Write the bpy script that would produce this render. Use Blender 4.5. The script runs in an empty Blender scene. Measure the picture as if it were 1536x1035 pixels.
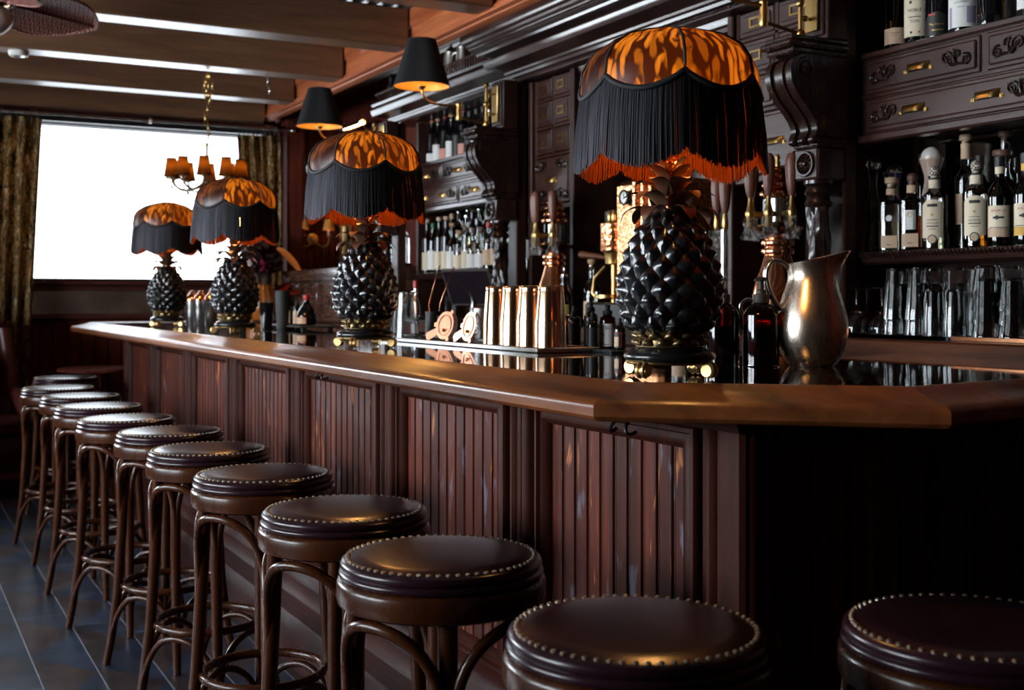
import bpy, math, random
from math import sin, cos, pi, radians, sqrt, atan2, hypot
from mathutils import Vector, Matrix
random.seed(7)
scn = bpy.context.scene
COL = scn.collection

# ------------------------------------------------------------------ mesh helper
class MB:
    def __init__(s): s.v = []; s.f = []
    def add(s, vs, fs, M=None):
        o = len(s.v)
        s.v += [tuple(M @ Vector(p)) for p in vs] if M is not None else [tuple(p) for p in vs]
        s.f += [tuple(i + o for i in f) for f in fs]
        return s
    def box(s, x0, x1, y0, y1, z0, z1, b=0.0, M=None):
        if b <= 0:
            vs = [(x, y, z) for z in (z0, z1) for y in (y0, y1) for x in (x0, x1)]
            return s.add(vs, [(0,2,3,1),(4,5,7,6),(0,1,5,4),(2,6,7,3),(0,4,6,2),(1,3,7,5)], M)
        vs, idx = [], {}
        for ix, X in enumerate((x0, x1)):
            for iy, Y in enumerate((y0, y1)):
                for iz, Z in enumerate((z0, z1)):
                    sx, sy, sz = (1, -1)[ix]*b, (1, -1)[iy]*b, (1, -1)[iz]*b
                    for a, p in enumerate(((X, Y+sy, Z+sz), (X+sx, Y, Z+sz), (X+sx, Y+sy, Z))):
                        idx[ix, iy, iz, a] = len(vs); vs.append(p)
        g = lambda x, y, z, a: idx[x, y, z, a]
        fs = []
        for k in (0, 1):
            q = [(g(k,0,0,0), g(k,1,0,0), g(k,1,1,0), g(k,0,1,0)), (g(0,k,0,1), g(0,k,1,1), g(1,k,1,1), g(1,k,0,1)), (g(0,0,k,2), g(1,0,k,2), g(1,1,k,2), g(0,1,k,2))]
            fs += [t if k else t[::-1] for t in q]
        for i in (0, 1):
            for j in (0, 1):
                fs.append((g(i,j,0,0), g(i,j,1,0), g(i,j,1,1), g(i,j,0,1)))
                fs.append((g(i,0,j,0), g(i,1,j,0), g(i,1,j,2), g(i,0,j,2)))
                fs.append((g(0,i,j,1), g(1,i,j,1), g(1,i,j,2), g(0,i,j,2)))
                for k in (0, 1): fs.append((g(i,j,k,0), g(i,j,k,1), g(i,j,k,2)))
        return s.add(vs, fs, M)
    def lathe(s, prof, n=24, M=None, c=(0,0,0), cap=True):
        vs, fs = [], []
        for r, z in prof:
            for k in range(n):
                a = 2*pi*k/n; vs.append((c[0]+r*cos(a), c[1]+r*sin(a), c[2]+z))
        m = len(prof)
        for i in range(m-1):
            for k in range(n):
                k2 = (k+1) % n
                fs.append((i*n+k, i*n+k2, (i+1)*n+k2, (i+1)*n+k))
        if cap:
            if prof[0][0] > 1e-6: fs.append(tuple(range(n-1, -1, -1)))
            if prof[-1][0] > 1e-6: fs.append(tuple((m-1)*n+k for k in range(n)))
        return s.add(vs, fs, M)
    def cyl(s, p0, p1, r0, r1=None, n=12):
        return s.tube([p0, p1], [r0, r0 if r1 is None else r1], n)
    def tube(s, pts, rad, n=8, closed=False):
        pts = [Vector(p) for p in pts]; m = len(pts)
        rad = rad if isinstance(rad, (list, tuple)) else [rad]*m
        vs, fs = [], []
        up = None
        for i, p in enumerate(pts):
            if closed: t = pts[(i+1) % m] - pts[i-1]
            else: t = pts[min(i+1, m-1)] - pts[max(i-1, 0)]
            if t.length < 1e-9: t = Vector((0,0,1))
            t.normalize()
            if up is None:
                up = Vector((0,0,1)) if abs(t.z) < .9 else Vector((1,0,0))
            u = t.cross(up)
            if u.length < 1e-6: u = t.cross(Vector((0,1,0.3)))
            u.normalize(); w = u.cross(t); up = w
            for k in range(n):
                a = 2*pi*k/n
                vs.append(tuple(p + (u*cos(a) + w*sin(a))*rad[i]))
        for i in range(m if closed else m-1):
            j = (i+1) % m
            for k in range(n):
                k2 = (k+1) % n
                fs.append((i*n+k, i*n+k2, j*n+k2, j*n+k))
        if not closed:
            fs.append(tuple(range(n-1, -1, -1))); fs.append(tuple((m-1)*n+k for k in range(n)))
        return s.add(vs, fs)
    def prism(s, poly, a0, a1, plane='xy', M=None):
        def P(p, h):
            if plane == 'xy': return (p[0], p[1], h)
            if plane == 'xz': return (p[0], h, p[1])
            return (h, p[0], p[1])
        n = len(poly)
        vs = [P(p, a0) for p in poly] + [P(p, a1) for p in poly]
        fs = [tuple(range(n-1, -1, -1)), tuple(range(n, 2*n))] + [(i, (i+1) % n, n+(i+1) % n, n+i) for i in range(n)]
        return s.add(vs, fs, M)
    def strip(s, prof, a0, a1, axis='y', caps=True):
        "sweep a closed profile of (p,q) points straight along an axis"
        return s.prism(prof, a0, a1, {'y': 'xz', 'x': 'yz', 'z': 'xy'}[axis])
    def grid(s, fn, nu, nv, closeu=False):
        vs = [fn(u/(nu if closeu else nu-1), v/(nv-1)) for v in range(nv) for u in range(nu)]
        fs = []
        for v in range(nv-1):
            for u in range(nu if closeu else nu-1):
                u2 = (u+1) % nu
                fs.append((v*nu+u, v*nu+u2, (v+1)*nu+u2, (v+1)*nu+u))
        return s.add(vs, fs)
    def ball(s, c, r, n=12, m=8, sz=1.0):
        prof = [(max(r*sin(pi*i/m), 1e-7 if i in (0, m) else 0), -r*sz*cos(pi*i/m)) for i in range(m+1)]
        return s.lathe(prof, n, None, c, cap=False)
    def torus(s, c, R, r, n=32, m=8, axis='z'):
        pts = []
        for k in range(n):
            a = 2*pi*k/n
            q = {'z': (R*cos(a), R*sin(a), 0), 'y': (R*cos(a), 0, R*sin(a)), 'x': (0, R*cos(a), R*sin(a))}[axis]
            pts.append((c[0]+q[0], c[1]+q[1], c[2]+q[2]))
        return s.tube(pts, r, m, closed=True)
    def mesh(s, name, mat, ang=38):
        me = bpy.data.meshes.new(name)
        me.from_pydata(s.v, [], s.f); me.update()
        me.polygons.foreach_set('use_smooth', [True]*len(me.polygons))
        me.set_sharp_from_angle(angle=radians(ang))
        for m in (mat if isinstance(mat, list) else [mat]): me.materials.append(m)
        return me
    def build(s, name, mat, parent=None, ang=38, loc=None):
        o = bpy.data.objects.new(name, s.mesh(name, mat, ang)); COL.objects.link(o)
        if parent is not None: o.parent = parent
        if loc is not None: o.location = loc
        return o

def tag(o, label=None, cat=None, group=None, kind=None):
    if label: o['label'] = label
    if cat: o['category'] = cat
    if group: o['group'] = group
    if kind: o['kind'] = kind
    return o
def thing(name, label, cat, loc=(0,0,0), rz=0.0, group=None):
    o = bpy.data.objects.new(name, None); COL.objects.link(o)
    o.empty_display_size = .05
    o.location = loc; o.rotation_euler = (0, 0, rz)
    return tag(o, label, cat, group)
def kids(o): return [c for c in ALLKIDS.get(o.name, [])]
def dup(root, loc, rz=0.0, label=None, group=None):
    def cp(o, par):
        c = o.copy(); COL.objects.link(c)
        if par is not None: c.parent = par
        for ch in list(o.children): cp(ch, c)
        return c
    r = cp(root, None); r.location = loc; r.rotation_euler = (0, 0, rz)
    if label: r['label'] = label
    if group: r['group'] = group
    return r
def struct(name, mb, mat, ang=38):
    return tag(mb.build(name, mat, None, ang), kind='structure')
def sweep(prof, path, closed=False):
    """prof: closed list of (inward offset, z); path: list of (x,y); inward = left of travel.
    returns rings of points per path vertex"""
    n = len(path); rings = []
    for i in range(n):
        p = Vector(path[i])
        d0 = (Vector(path[i]) - Vector(path[i-1])).normalized() if (i > 0 or closed) else None
        d1 = (Vector(path[(i+1) % n]) - Vector(path[i])).normalized() if (i < n-1 or closed) else None
        if d0 is None: d0 = d1
        if d1 is None: d1 = d0
        n0 = Vector((-d0.y, d0.x)); n1 = Vector((-d1.y, d1.x))
        b = (n0 + n1); b = b / max(b.dot(n0), 1e-3)
        rings.append([(p.x + b.x*u, p.y + b.y*u, z) for u, z in prof])
    return rings
def ringmesh(mb, rings, capped=True, closed=False):
    n = len(rings[0]); vs = [p for r in rings for p in r]; fs = []
    m = len(rings)
    for i in range(m if closed else m-1):
        j = (i+1) % m
        for k in range(n):
            k2 = (k+1) % n
            fs.append((i*n+k, i*n+k2, j*n+k2, j*n+k))
    if capped and not closed:
        fs.append(tuple(range(n-1, -1, -1))); fs.append(tuple((m-1)*n+k for k in range(n)))
    return mb.add(vs, fs)
def bez(p0, p1, p2, p3, n=10):
    out = []
    for i in range(n+1):
        t = i/n; a = (1-t)**3; b = 3*t*(1-t)**2; c = 3*t*t*(1-t); d = t**3
        out.append(tuple(a*p0[k]+b*p1[k]+c*p2[k]+d*p3[k] for k in range(len(p0))))
    return out
def interp(tab, x):
    if x <= tab[0][0]: return tab[0][1]
    for (a, b), (c, d) in zip(tab, tab[1:]):
        if x <= c: return b + (d-b)*(x-a)/(c-a)
    return tab[-1][1]
def smooth_prof(pts, k=4):
    "Catmull-Rom through profile points"
    out = []
    P = [pts[0]] + list(pts) + [pts[-1]]
    for i in range(1, len(P)-2):
        for j in range(k):
            t = j/k
            out.append(tuple(.5*((2*P[i][c]) + (-P[i-1][c]+P[i+1][c])*t + (2*P[i-1][c]-5*P[i][c]+4*P[i+1][c]-P[i+2][c])*t*t + (-P[i-1][c]+3*P[i][c]-3*P[i+1][c]+P[i+2][c])*t**3) for c in (0, 1)))
    out.append(tuple(pts[-1]))
    return [(max(a, 1e-6), b) for a, b in out]

# ------------------------------------------------------------------ materials
class NT:
    def __init__(s, name):
        s.m = bpy.data.materials.new(name); s.m.use_nodes = True
        s.t = s.m.node_tree; s.n = s.t.nodes; s.l = s.t.links
        s.n.clear(); s.out = s.n.new('ShaderNodeOutputMaterial')
    def new(s, typ, **kw):
        nd = s.n.new('ShaderNode' + typ)
        for k, v in kw.items():
            if k in nd.inputs: nd.inputs[k].default_value = v
            else: setattr(nd, k, v)
        return nd
    def link(s, a, b): s.l.new(a, b)
    def coords(s, scale=(1,1,1), kind='Object', rot=(0,0,0), loc=(0,0,0)):
        tc = s.new('TexCoord'); mp = s.new('Mapping')
        mp.inputs['Scale'].default_value = scale; mp.inputs['Rotation'].default_value = rot; mp.inputs['Location'].default_value = loc
        s.link(tc.outputs[kind], mp.inputs[0]); return mp.outputs[0]
    def noise(s, vec, scale, detail=4, rough=.55, dist=0.0):
        nd = s.new('TexNoise'); nd.inputs['Scale'].default_value = scale; nd.inputs['Detail'].default_value = detail
        nd.inputs['Roughness'].default_value = rough; nd.inputs['Distortion'].default_value = dist
        s.link(vec, nd.inputs['Vector']); return nd.outputs[0]
    def ramp(s, fac, stops, interp='LINEAR'):
        r = s.new('ValToRGB'); r.color_ramp.interpolation = interp
        e = r.color_ramp.elements
        while len(e) < len(stops): e.new(.5)
        for el, (p, c) in zip(e, stops): el.position = p; el.color = (*c, 1) if len(c) == 3 else c
        s.link(fac, r.inputs[0]); return r.outputs[0]
    def mix(s, fac, a, b, mode='MIX'):
        m = s.new('Mix', data_type='RGBA', blend_type=mode)
        for sock, v in ((m.inputs[0], fac), (m.inputs[6], a), (m.inputs[7], b)):
            if hasattr(v, 'default_value'): s.link(v, sock)
            elif isinstance(v, (int, float)): sock.default_value = v
            else: sock.default_value = (*v, 1)
        return m.outputs[2]
    def math(s, op, a, b=0.0):
        m = s.new('Math', operation=op)
        for sock, v in ((m.inputs[0], a), (m.inputs[1], b)):
            if hasattr(v, 'default_value'): s.link(v, sock)
            else: sock.default_value = v
        return m.outputs[0]
    def bump(s, h, strength=.2, dist=.002):
        b = s.new('Bump'); b.inputs['Strength'].default_value = strength; b.inputs['Distance'].default_value = dist
        s.link(h, b.inputs['Height']); return b.outputs[0]
    def pbr(s, col=None, rough=.5, metal=0.0, normal=None, coat=0.0, coat_r=.1, spec=None, trans=0.0, ior=None, emit=None, estr=0.0, sheen=0.0, aniso=0.0):
        p = s.new('BsdfPrincipled')
        def setv(k, v):
            if v is None: return
            if hasattr(v, 'default_value'): s.link(v, p.inputs[k])
            elif isinstance(v, (tuple, list)): p.inputs[k].default_value = (*v, 1) if len(v) == 3 else v
            else: p.inputs[k].default_value = v
        setv('Base Color', col); setv('Roughness', rough); setv('Metallic', metal); setv('Normal', normal)
        setv('Coat Weight', coat); setv('Coat Roughness', coat_r); setv('Transmission Weight', trans)
        setv('Specular IOR Level', spec); setv('IOR', ior); setv('Sheen Weight', sheen); setv('Anisotropic', aniso)
        if emit: setv('Emission Color', emit); setv('Emission Strength', estr)
        s.link(p.outputs[0], s.out.inputs[0]); return p
MAT = {}
def plain(name, col, rough=.5, metal=0.0, **kw):
    if name not in MAT:
        n = NT(name)
        v = n.noise(n.coords(), 40, 3)
        c = n.mix(n.math('MULTIPLY', v, .35), col, tuple(x*.7 for x in col))
        n.pbr(c, rough, metal, **kw); MAT[name] = n.m
    return MAT[name]
def wood(name, dark, light, axis='z', rough=.4, coat=.0, fine=1.0, knots=False, bumpy=.25, spec=None, cr=.12):
    n = NT(name)
    sc = {'x': (1.2, 14, 14), 'y': (14, 1.2, 14), 'z': (14, 14, 1.2)}[axis]
    v = n.coords(tuple(c*fine for c in sc))
    g = n.noise(v, 1.0, 6, .6, .6)
    g2 = n.noise(n.coords(tuple(c*fine*6 for c in sc)), 1.0, 3, .5)
    mid = tuple((a+b)/2 for a, b in zip(dark, light))
    c = n.ramp(g, [(.28, dark), (.5, mid), (.72, light)])
    c = n.mix(n.math('MULTIPLY', g2, .5), c, tuple(x*.35 for x in dark))
    r = n.math('ADD', n.math('MULTIPLY', g2, .2), rough - .1)
    n.pbr(c, r, 0, n.bump(g2, bumpy, .001), coat=coat, coat_r=cr, spec=spec)
    MAT[name] = n.m; return n.m
def glassy(name, tint=(1,1,1), thick=False, rough=0.0, dens=1.0):
    "blown glass; walls are modelled, so refraction comes from the shape"
    n = NT(name)
    if thick:
        g = n.new('BsdfGlass'); g.inputs['Color'].default_value = (*tint, 1); g.inputs['Roughness'].default_value = rough; g.inputs['IOR'].default_value = 1.45
        n.link(g.outputs[0], n.out.inputs[0])
    else:
        t = n.new('BsdfTransparent'); t.inputs[0].default_value = (*tint, 1)
        gl = n.new('BsdfGlossy'); gl.inputs['Roughness'].default_value = .03; gl.inputs[0].default_value = (1, 1, 1, 1)
        fr = n.new('Fresnel'); fr.inputs[0].default_value = 1.5
        mx = n.new('MixShader'); n.link(fr.outputs[0], mx.inputs[0]); n.link(t.outputs[0], mx.inputs[1]); n.link(gl.outputs[0], mx.inputs[2])
        n.link(mx.outputs[0], n.out.inputs[0])
    MAT[name] = n.m; return n.m
def emissive(name, col, strength):
    n = NT(name); e = n.new('Emission'); e.inputs[0].default_value = (*col, 1); e.inputs[1].default_value = strength
    n.link(e.outputs[0], n.out.inputs[0]); MAT[name] = n.m; return n.m

W_DARK = wood('dark_mahogany', (.017,.006,.004), (.080,.028,.018), 'z', .40, 0, spec=.3)
W_DARKY = wood('dark_mahogany_horizontal', (.015,.006,.005), (.070,.026,.020), 'y', .32, .35)
W_GREY = wood('dark_mahogany_drawer', (.024,.010,.008), (.085,.036,.029), 'y', .36, .3, spec=.4)
W_CARVE = wood('carved_mahogany', (.010,.004,.0035), (.04,.014,.010), 'z', .28, .3)
W_RAIL = wood('bar_rail_oak', (.050,.011,.003), (.38,.112,.028), 'y', .34, .08, bumpy=.5, fine=.8)
W_STOOL = wood('bentwood_walnut', (.018,.0045,.0015), (.085,.022,.005), 'z', .28, .12, spec=.3)
W_JOIST = wood('old_joist_timber', (.13,.050,.022), (.36,.175,.085), 'x', .5, 1.0, cr=.36)
W_HEAD = wood('header_redwood', (.42,.085,.028), (.85,.27,.10), 'y', .5, 0, spec=.3)
W_RED = wood('red_wainscot', (.075,.012,.008), (.20,.042,.027), 'z', .75, 0, spec=.12)
W_REDY = wood('red_wainscot_trim', (.05,.012,.010), (.13,.034,.025), 'x', .4, .1)
W_COUNTER = wood('burl_counter', (.012,.003,.001), (.13,.032,.005), 'y', .5, 0, fine=1.2, bumpy=1.0, spec=.1)
def panel_wood(name, axis_idx, base):
    n = NT(name)
    tc = n.new('TexCoord'); sp = n.new('SeparateXYZ'); n.link(tc.outputs['Object'], sp.inputs[0])
    pl = n.math('FLOOR', n.math('DIVIDE', sp.outputs[axis_idx], .0505))
    wn = n.new('TexWhiteNoise', noise_dimensions='1D'); n.link(pl, wn.inputs['W'])
    v = n.coords((22, 22, 1.6))
    off = n.new('VectorMath', operation='ADD'); n.link(v, off.inputs[0])
    cx = n.new('CombineXYZ'); n.link(n.math('MULTIPLY', wn.outputs[0], 37.0), cx.inputs[2]); n.link(cx.outputs[0], off.inputs[1])
    g = n.noise(off.outputs[0], 1.0, 6, .62, 1.2)
    c = n.ramp(g, [(.25, tuple(x*.28 for x in base)), (.47, tuple(x*.75 for x in base)), (.6, base), (.74, (base[0]*2.3, base[1]*2.3, base[2]*1.9))])
    tone = n.ramp(wn.outputs[0], [(0, (.55,.55,.6)), (1, (1.25,1.15,1.1))])
    c = n.mix(1.0, c, tone, 'MULTIPLY')
    k = n.noise(n.coords((30, 30, 5)), 1.0, 3, .6, .5)
    c = n.mix(n.ramp(k, [(.63, (0,0,0)), (.70, (1,1,1))]), c, (.42, .13, .04))
    w = n.noise(n.coords((22, 22, 7), loc=(3, 1, 5)), 1.0, 3, .6)
    c = n.mix(n.ramp(w, [(.62, (0,0,0)), (.70, (.75,.75,.75))]), c, (.13, .12, .16))
    g2 = n.noise(n.coords((90, 90, 6)), 1.0, 3)
    n.pbr(c, n.math('ADD', n.math('MULTIPLY', g2, .25), .26), 0, n.bump(g2, .3, .0012), coat=0, spec=.2)
    MAT[name] = n.m; return n.m
W_PANEL = panel_wood('stained_pine_boards', 1, (.10,.023,.013))
W_PANELX = panel_wood('stained_pine_boards_end', 0, (.115,.027,.016))
W_PIL = wood('stained_pine_frame', (.018,.005,.003), (.090,.022,.013), 'z', .5, 0, fine=1.2, spec=.10, bumpy=.4)
W_PILY = wood('stained_pine_frame_horizontal', (.016,.004,.003), (.060,.014,.009), 'y', .5, 0, fine=1.4, spec=.15)

def bar_top_mat():
    n = NT('lacquered_bar_top')
    g = n.noise(n.coords((16, 1.5, 16)), 1.0, 5, .6, .5)
    c = n.ramp(g, [(.3, (.006,.003,.003)), (.7, (.03,.012,.008))])
    rp = n.noise(n.coords((9, 9, 9)), 1.0, 2, .5)
    n.pbr(c, .055, 0, n.bump(rp, .06, .01), coat=1.0, coat_r=.03); return n.m
M_TOP = bar_top_mat()
def floor_mat():
    n = NT('slate_floor_tiles')
    tc = n.new('TexCoord'); sp = n.new('SeparateXYZ'); n.link(tc.outputs['Object'], sp.inputs[0])
    w = .178; L = 1.07
    col = n.math('FLOOR', n.math('DIVIDE', n.math('ADD', sp.outputs[0], .088), w))
    fx = n.math('FRACT', n.math('DIVIDE', n.math('ADD', sp.outputs[0], .088), w))
    sh = n.math('ADD', sp.outputs[1], n.math('MULTIPLY', col, .19))
    row = n.math('FLOOR', n.math('DIVIDE', sh, L)); fy = n.math('FRACT', n.math('DIVIDE', sh, L))
    jx = n.math('LESS_THAN', n.math('ABSOLUTE', n.math('SUBTRACT', fx, .5)), .489)
    jy = n.math('LESS_THAN', n.math('ABSOLUTE', n.math('SUBTRACT', fy, .5)), .4985)
    tile = n.math('MULTIPLY', jx, jy)
    # each board is inlaid with light and dark triangles
    tri = n.math('PINGPONG', n.math('ADD', n.math('MULTIPLY', fy, 2.0), n.math('MULTIPLY', fx, 0.0)), .5)
    sel = n.math('GREATER_THAN', n.math('ADD', n.math('MULTIPLY', tri, 2.0), 0.0), n.math('ADD', fx, .02))
    cx = n.new('CombineXYZ'); n.link(col, cx.inputs[0]); n.link(row, cx.inputs[1])
    wn = n.new('TexWhiteNoise', noise_dimensions='2D'); n.link(cx.outputs[0], wn.inputs['Vector'])
    blot = n.ramp(n.noise(n.coords((3, 3, 3)), 2.0, 5, .62), [(.34, (0,0,0)), (.66, (1,1,1))])
    a = n.mix(blot, (.004,.008,.018), (.017,.030,.056))
    b = n.mix(blot, (.008,.007,.010), (.046,.023,.020))
    c = n.mix(sel, a, b)
    c = n.mix(1.0, c, n.ramp(wn.outputs[0], [(0, (.7,.7,.75)), (1, (1.25,1.2,1.15))]), 'MULTIPLY')
    c = n.mix(tile, (.20,.21,.26), c)
    r = n.math('ADD', n.math('MULTIPLY', n.noise(n.coords((8, 8, 8)), 1.0, 4), .22), .27)
    n.pbr(c, r, 0, n.bump(n.math('ADD', n.math('MULTIPLY', tile, .6), n.math('MULTIPLY', blot, .4)), .3, .002), spec=.35); return n.m
M_FLOOR = floor_mat()

M_BLACKGLAZE = plain('black_glaze', (.008,.008,.009), .24, 0, coat=.35, coat_r=.15)
M_BLACK = plain('black_lacquer', (.01,.01,.011), .22)
M_BRASS = plain('aged_brass', (.55,.36,.13), .3, 1.0)
M_BRONZE = plain('antique_gilt', (.22,.15,.07), .35, .9)
M_GILT = plain('gilt_frame', (.62,.40,.17), .38, .9)
M_COPPER = plain('polished_copper', (.85,.38,.20), .16, 1.0)
M_GOLDCOP = plain('rose_gold_plate', (.95,.60,.38), .13, 1.0)
M_STEEL = plain('steel', (.6,.6,.6), .22, 1.0)
M_PEWTER = plain('pewter', (.5,.48,.44), .3, 1.0)
M_CHROME = plain('chrome', (.8,.8,.82), .08, 1.0)
M_RUBBER = plain('black_rubber', (.012,.012,.012), .6)
M_BRCOP = plain('brushed_copper', (.60,.26,.15), .34, 1.0)
M_NAIL = plain('antique_nail_brass', (.50,.42,.33), .35, 1.0)
M_IRON = plain('black_iron', (.01,.01,.01), .4, .5)
def leather():
    n = NT('oxblood_leather')
    g = n.noise(n.coords(), 260, 4); b = n.noise(n.coords(), 9, 3)
    c = n.mix(b, (.011,.0035,.0065), (.027,.0075,.0125))
    n.pbr(c, n.math('ADD', n.math('MULTIPLY', b, .10), .20), 0, n.bump(g, .12, .0006), spec=.4); return n.m
M_LEATHER = leather()
def fringe(name, col, tr=None):
    n = NT(name)
    d = n.new('BsdfDiffuse'); d.inputs[0].default_value = (*col, 1)
    if tr:
        t = n.new('BsdfTranslucent'); t.inputs[0].default_value = (*tr, 1)
        m = n.new('MixShader'); m.inputs[0].default_value = .5
        n.link(d.outputs[0], m.inputs[1]); n.link(t.outputs[0], m.inputs[2]); n.link(m.outputs[0], n.out.inputs[0])
    else:
        g = n.new('BsdfGlossy'); g.inputs['Roughness'].default_value = .4; g.inputs[0].default_value = (.3, .3, .34, 1)
        m = n.new('MixShader'); m.inputs[0].default_value = .08
        n.link(d.outputs[0], m.inputs[1]); n.link(g.outputs[0], m.inputs[2]); n.link(m.outputs[0], n.out.inputs[0])
    return n.m
M_FRINGE = fringe('black_silk_fringe', (.009,.008,.0085))
M_ORANGE = fringe('orange_silk_fringe', (.15,.026,.0025), (.09,.014,.0012))
M_BRAID = plain('black_braid', (.008,.008,.009), .7)
def dome(name, ground, motif, hi, dark, seed):
    n = NT(name)
    tc = n.new('TexCoord'); uvv = tc.outputs['UV']
    v = n.coords((1, 1, 1), kind='UV', loc=(seed, seed*.7, 0))
    wn = n.new('TexNoise'); wn.inputs['Scale'].default_value = 2.2; n.link(v, wn.inputs['Vector'])
    ad = n.new('VectorMath', operation='MULTIPLY_ADD'); n.link(wn.outputs[1], ad.inputs[0]); ad.inputs[1].default_value = (.30, .30, 0); n.link(v, ad.inputs[2])
    def leaves(sc, rot):
        mp = n.new('Mapping'); mp.inputs['Scale'].default_value = (*sc, 1); mp.inputs['Rotation'].default_value = (0, 0, rot); n.link(ad.outputs[0], mp.inputs[0])
        vo = n.new('TexVoronoi', voronoi_dimensions='2D'); vo.inputs['Scale'].default_value = 1.0; vo.inputs['Randomness'].default_value = .75; n.link(mp.outputs[0], vo.inputs['Vector']); return vo
    la = leaves((8.5, 2.4), .22); lb = leaves((6.5, 2.0), -.45)
    ma = n.ramp(la.outputs[0], [(.36, (1,1,1)), (.44, (0,0,0))]); mb_ = n.ramp(lb.outputs[0], [(.30, (1,1,1)), (.38, (0,0,0))])
    pick = n.ramp(n.noise(v, 2.6, 2, .5), [(.44, (0,0,0)), (.50, (1,1,1))])
    pick2 = n.ramp(n.noise(v, 2.6, 2, .5), [(.52, (1,1,1)), (.58, (0,0,0))])
    c = n.mix(n.math('MULTIPLY', ma, pick), ground, n.mix(n.ramp(la.outputs[0], [(.05, (1,1,1)), (.35, (0,0,0))]), motif, hi))
    c = n.mix(n.math('MULTIPLY', mb_, n.math('MULTIPLY', pick2, .6)), c, motif)
    c = n.mix(n.ramp(n.noise(v, 5, 3, .6), [(.32, (1,1,1)), (.40, (0,0,0))]), c, dark)
    d = n.new('BsdfDiffuse'); n.link(c, d.inputs[0])
    t = n.new('BsdfTranslucent'); n.link(c, t.inputs[0])
    m = n.new('MixShader'); m.inputs[0].default_value = .6
    n.link(d.outputs[0], m.inputs[1]); n.link(t.outputs[0], m.inputs[2])
    g = n.new('BsdfGlossy'); g.inputs['Roughness'].default_value = .35
    m2 = n.new('MixShader'); m2.inputs[0].default_value = .05
    n.link(m.outputs[0], m2.inputs[1]); n.link(g.outputs[0], m2.inputs[2])
    n.link(m2.outputs[0], n.out.inputs[0]); return n.m
M_DOME_A = dome('printed_silk_amber', (.027,.0075,.0008), (.26,.125,.011), (.37,.225,.055), (.018,.005,.002), 1.7)
M_DOME_B = dome('printed_silk_rust', (.028,.0065,.0008), (.205,.086,.009), (.30,.16,.04), (.016,.004,.002), 6.1)
M_DOME_C = dome('printed_silk_shaded', (.013,.0042,.004), (.075,.036,.014), (.11,.06,.028), (.006,.003,.004), 3.3)  # darker copy of the silk: shade painted into the panels that do not glow
M_BULB = emissive('warm_filament_glass', (1.0, .47, .12), 195)
G_CLEAR = glassy('clear_glass', (.93,.95,.94))
G_THICK = glassy('cut_glass', (.96,.97,.97), thick=True)
G_GREEN = glassy('green_bottle_glass', (.02,.16,.035))
G_DKGREEN = glassy('dark_green_bottle_glass', (.006,.05,.012))
G_AMBER = glassy('amber_bottle_glass', (.34,.055,.008))
G_BLACK = plain('black_bottle_glass', (.004,.004,.005), .06)
G_PANE = glassy('window_pane_glass', (.97,.98,.98))
L_WHISKY = glassy('whisky', (.42,.13,.02)); L_RED = glassy('dark_red_liqueur', (.06,.006,.006)); L_PALE = glassy('pale_spirit', (.88,.86,.74)); L_GOLD = glassy('golden_spirit', (.75,.45,.12))
P_WHITE = plain('white_paper', (.84,.82,.78), .6); P_CREAM = plain('cream_paper', (.80,.68,.50), .6); P_TAN = plain('tan_paper', (.62,.42,.28), .6)
P_PINK = plain('pink_paper', (.68,.30,.24), .6); P_YELLOW = plain('yellow_paper', (.75,.42,.06), .6); P_BLACK = plain('black_paper', (.012,.011,.010), .5)
P_INK = plain('printed_ink', (.03,.025,.025), .6); P_GOLDINK = plain('gold_ink', (.60,.40,.12), .4, .6); P_REDINK = plain('red_ink', (.55,.05,.03), .6); P_ORANGE = plain('orange_ink', (.80,.18,.05), .6); P_LILAC = plain('lilac_ink', (.38,.32,.46), .6)
P_CORK = plain('cork', (.42,.24,.13), .7); P_WAX = plain('red_wax', (.45,.02,.02), .35); P_GREENCAP = plain('green_foil', (.02,.10,.03), .4); P_BROWNCAP = plain('brown_stopper', (.13,.06,.045), .5)
P_CERAMIC = plain('cream_ceramic', (.66,.50,.42), .3, coat=.4); P_BLUE = plain('cobalt_paint', (.03,.03,.16), .35)
P_OLIVE = plain('olive_paper', (.30,.28,.05), .6)
SKY = 28; EXPO = 0.0
# ================================================================== SETTING
XL, XR, YN, YF, ZC = -3.2, 3.14, -2.6, 8.6, 2.78
struct('floor', MB().box(XL, XR, YN, YF, -.1, 0), M_FLOOR)
cm = MB()
def corr(u, v): return (XL + (XR-XL)*u, YN + (YF-YN)*v, ZC + .018*sin(u*(XR-XL)*2*pi/.085))
cm.grid(corr, 600, 2); cm.box(XL, XR, YN, YF, ZC+.03, ZC+.12)
M_CORR = plain('corrugated_tin', (.42,.42,.41), .38, .85)
struct('ceiling', cm, M_CORR)
def wall_holes(axis, pos0, pos1, a0, a1, z0, z1, holes):
    m = MB(); cuts = sorted(holes)
    def bx(p, q, zz0, zz1):
        if axis == 'y': m.box(p, q, pos0, pos1, zz0, zz1)
        else: m.box(pos0, pos1, p, q, zz0, zz1)
    cur = a0
    for (p, q, h0, h1) in cuts:
        bx(cur, p, z0, z1); bx(p, q, z0, h0); bx(p, q, h1, z1); cur = q
    bx(cur, a1, z0, z1); return m
WIN = (.50, 2.62, 1.335, 2.45)
WIN2 = (-2.7, -.25, 1.335, 2.45)
struct('wall_far', wall_holes('y', YF, YF+.2, XL-.2, XR+.2, 0, ZC+.1, [WIN2, WIN]), W_RED)
LW = [(1.85, 3.35, .95, 2.42), (3.6, 6.1, 1.0, 2.40)]  # first opening is an unseen window added as fill for the near cabinet
M_PLASTER = plain('dark_red_plaster', (.07,.02,.018), .7)
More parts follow.
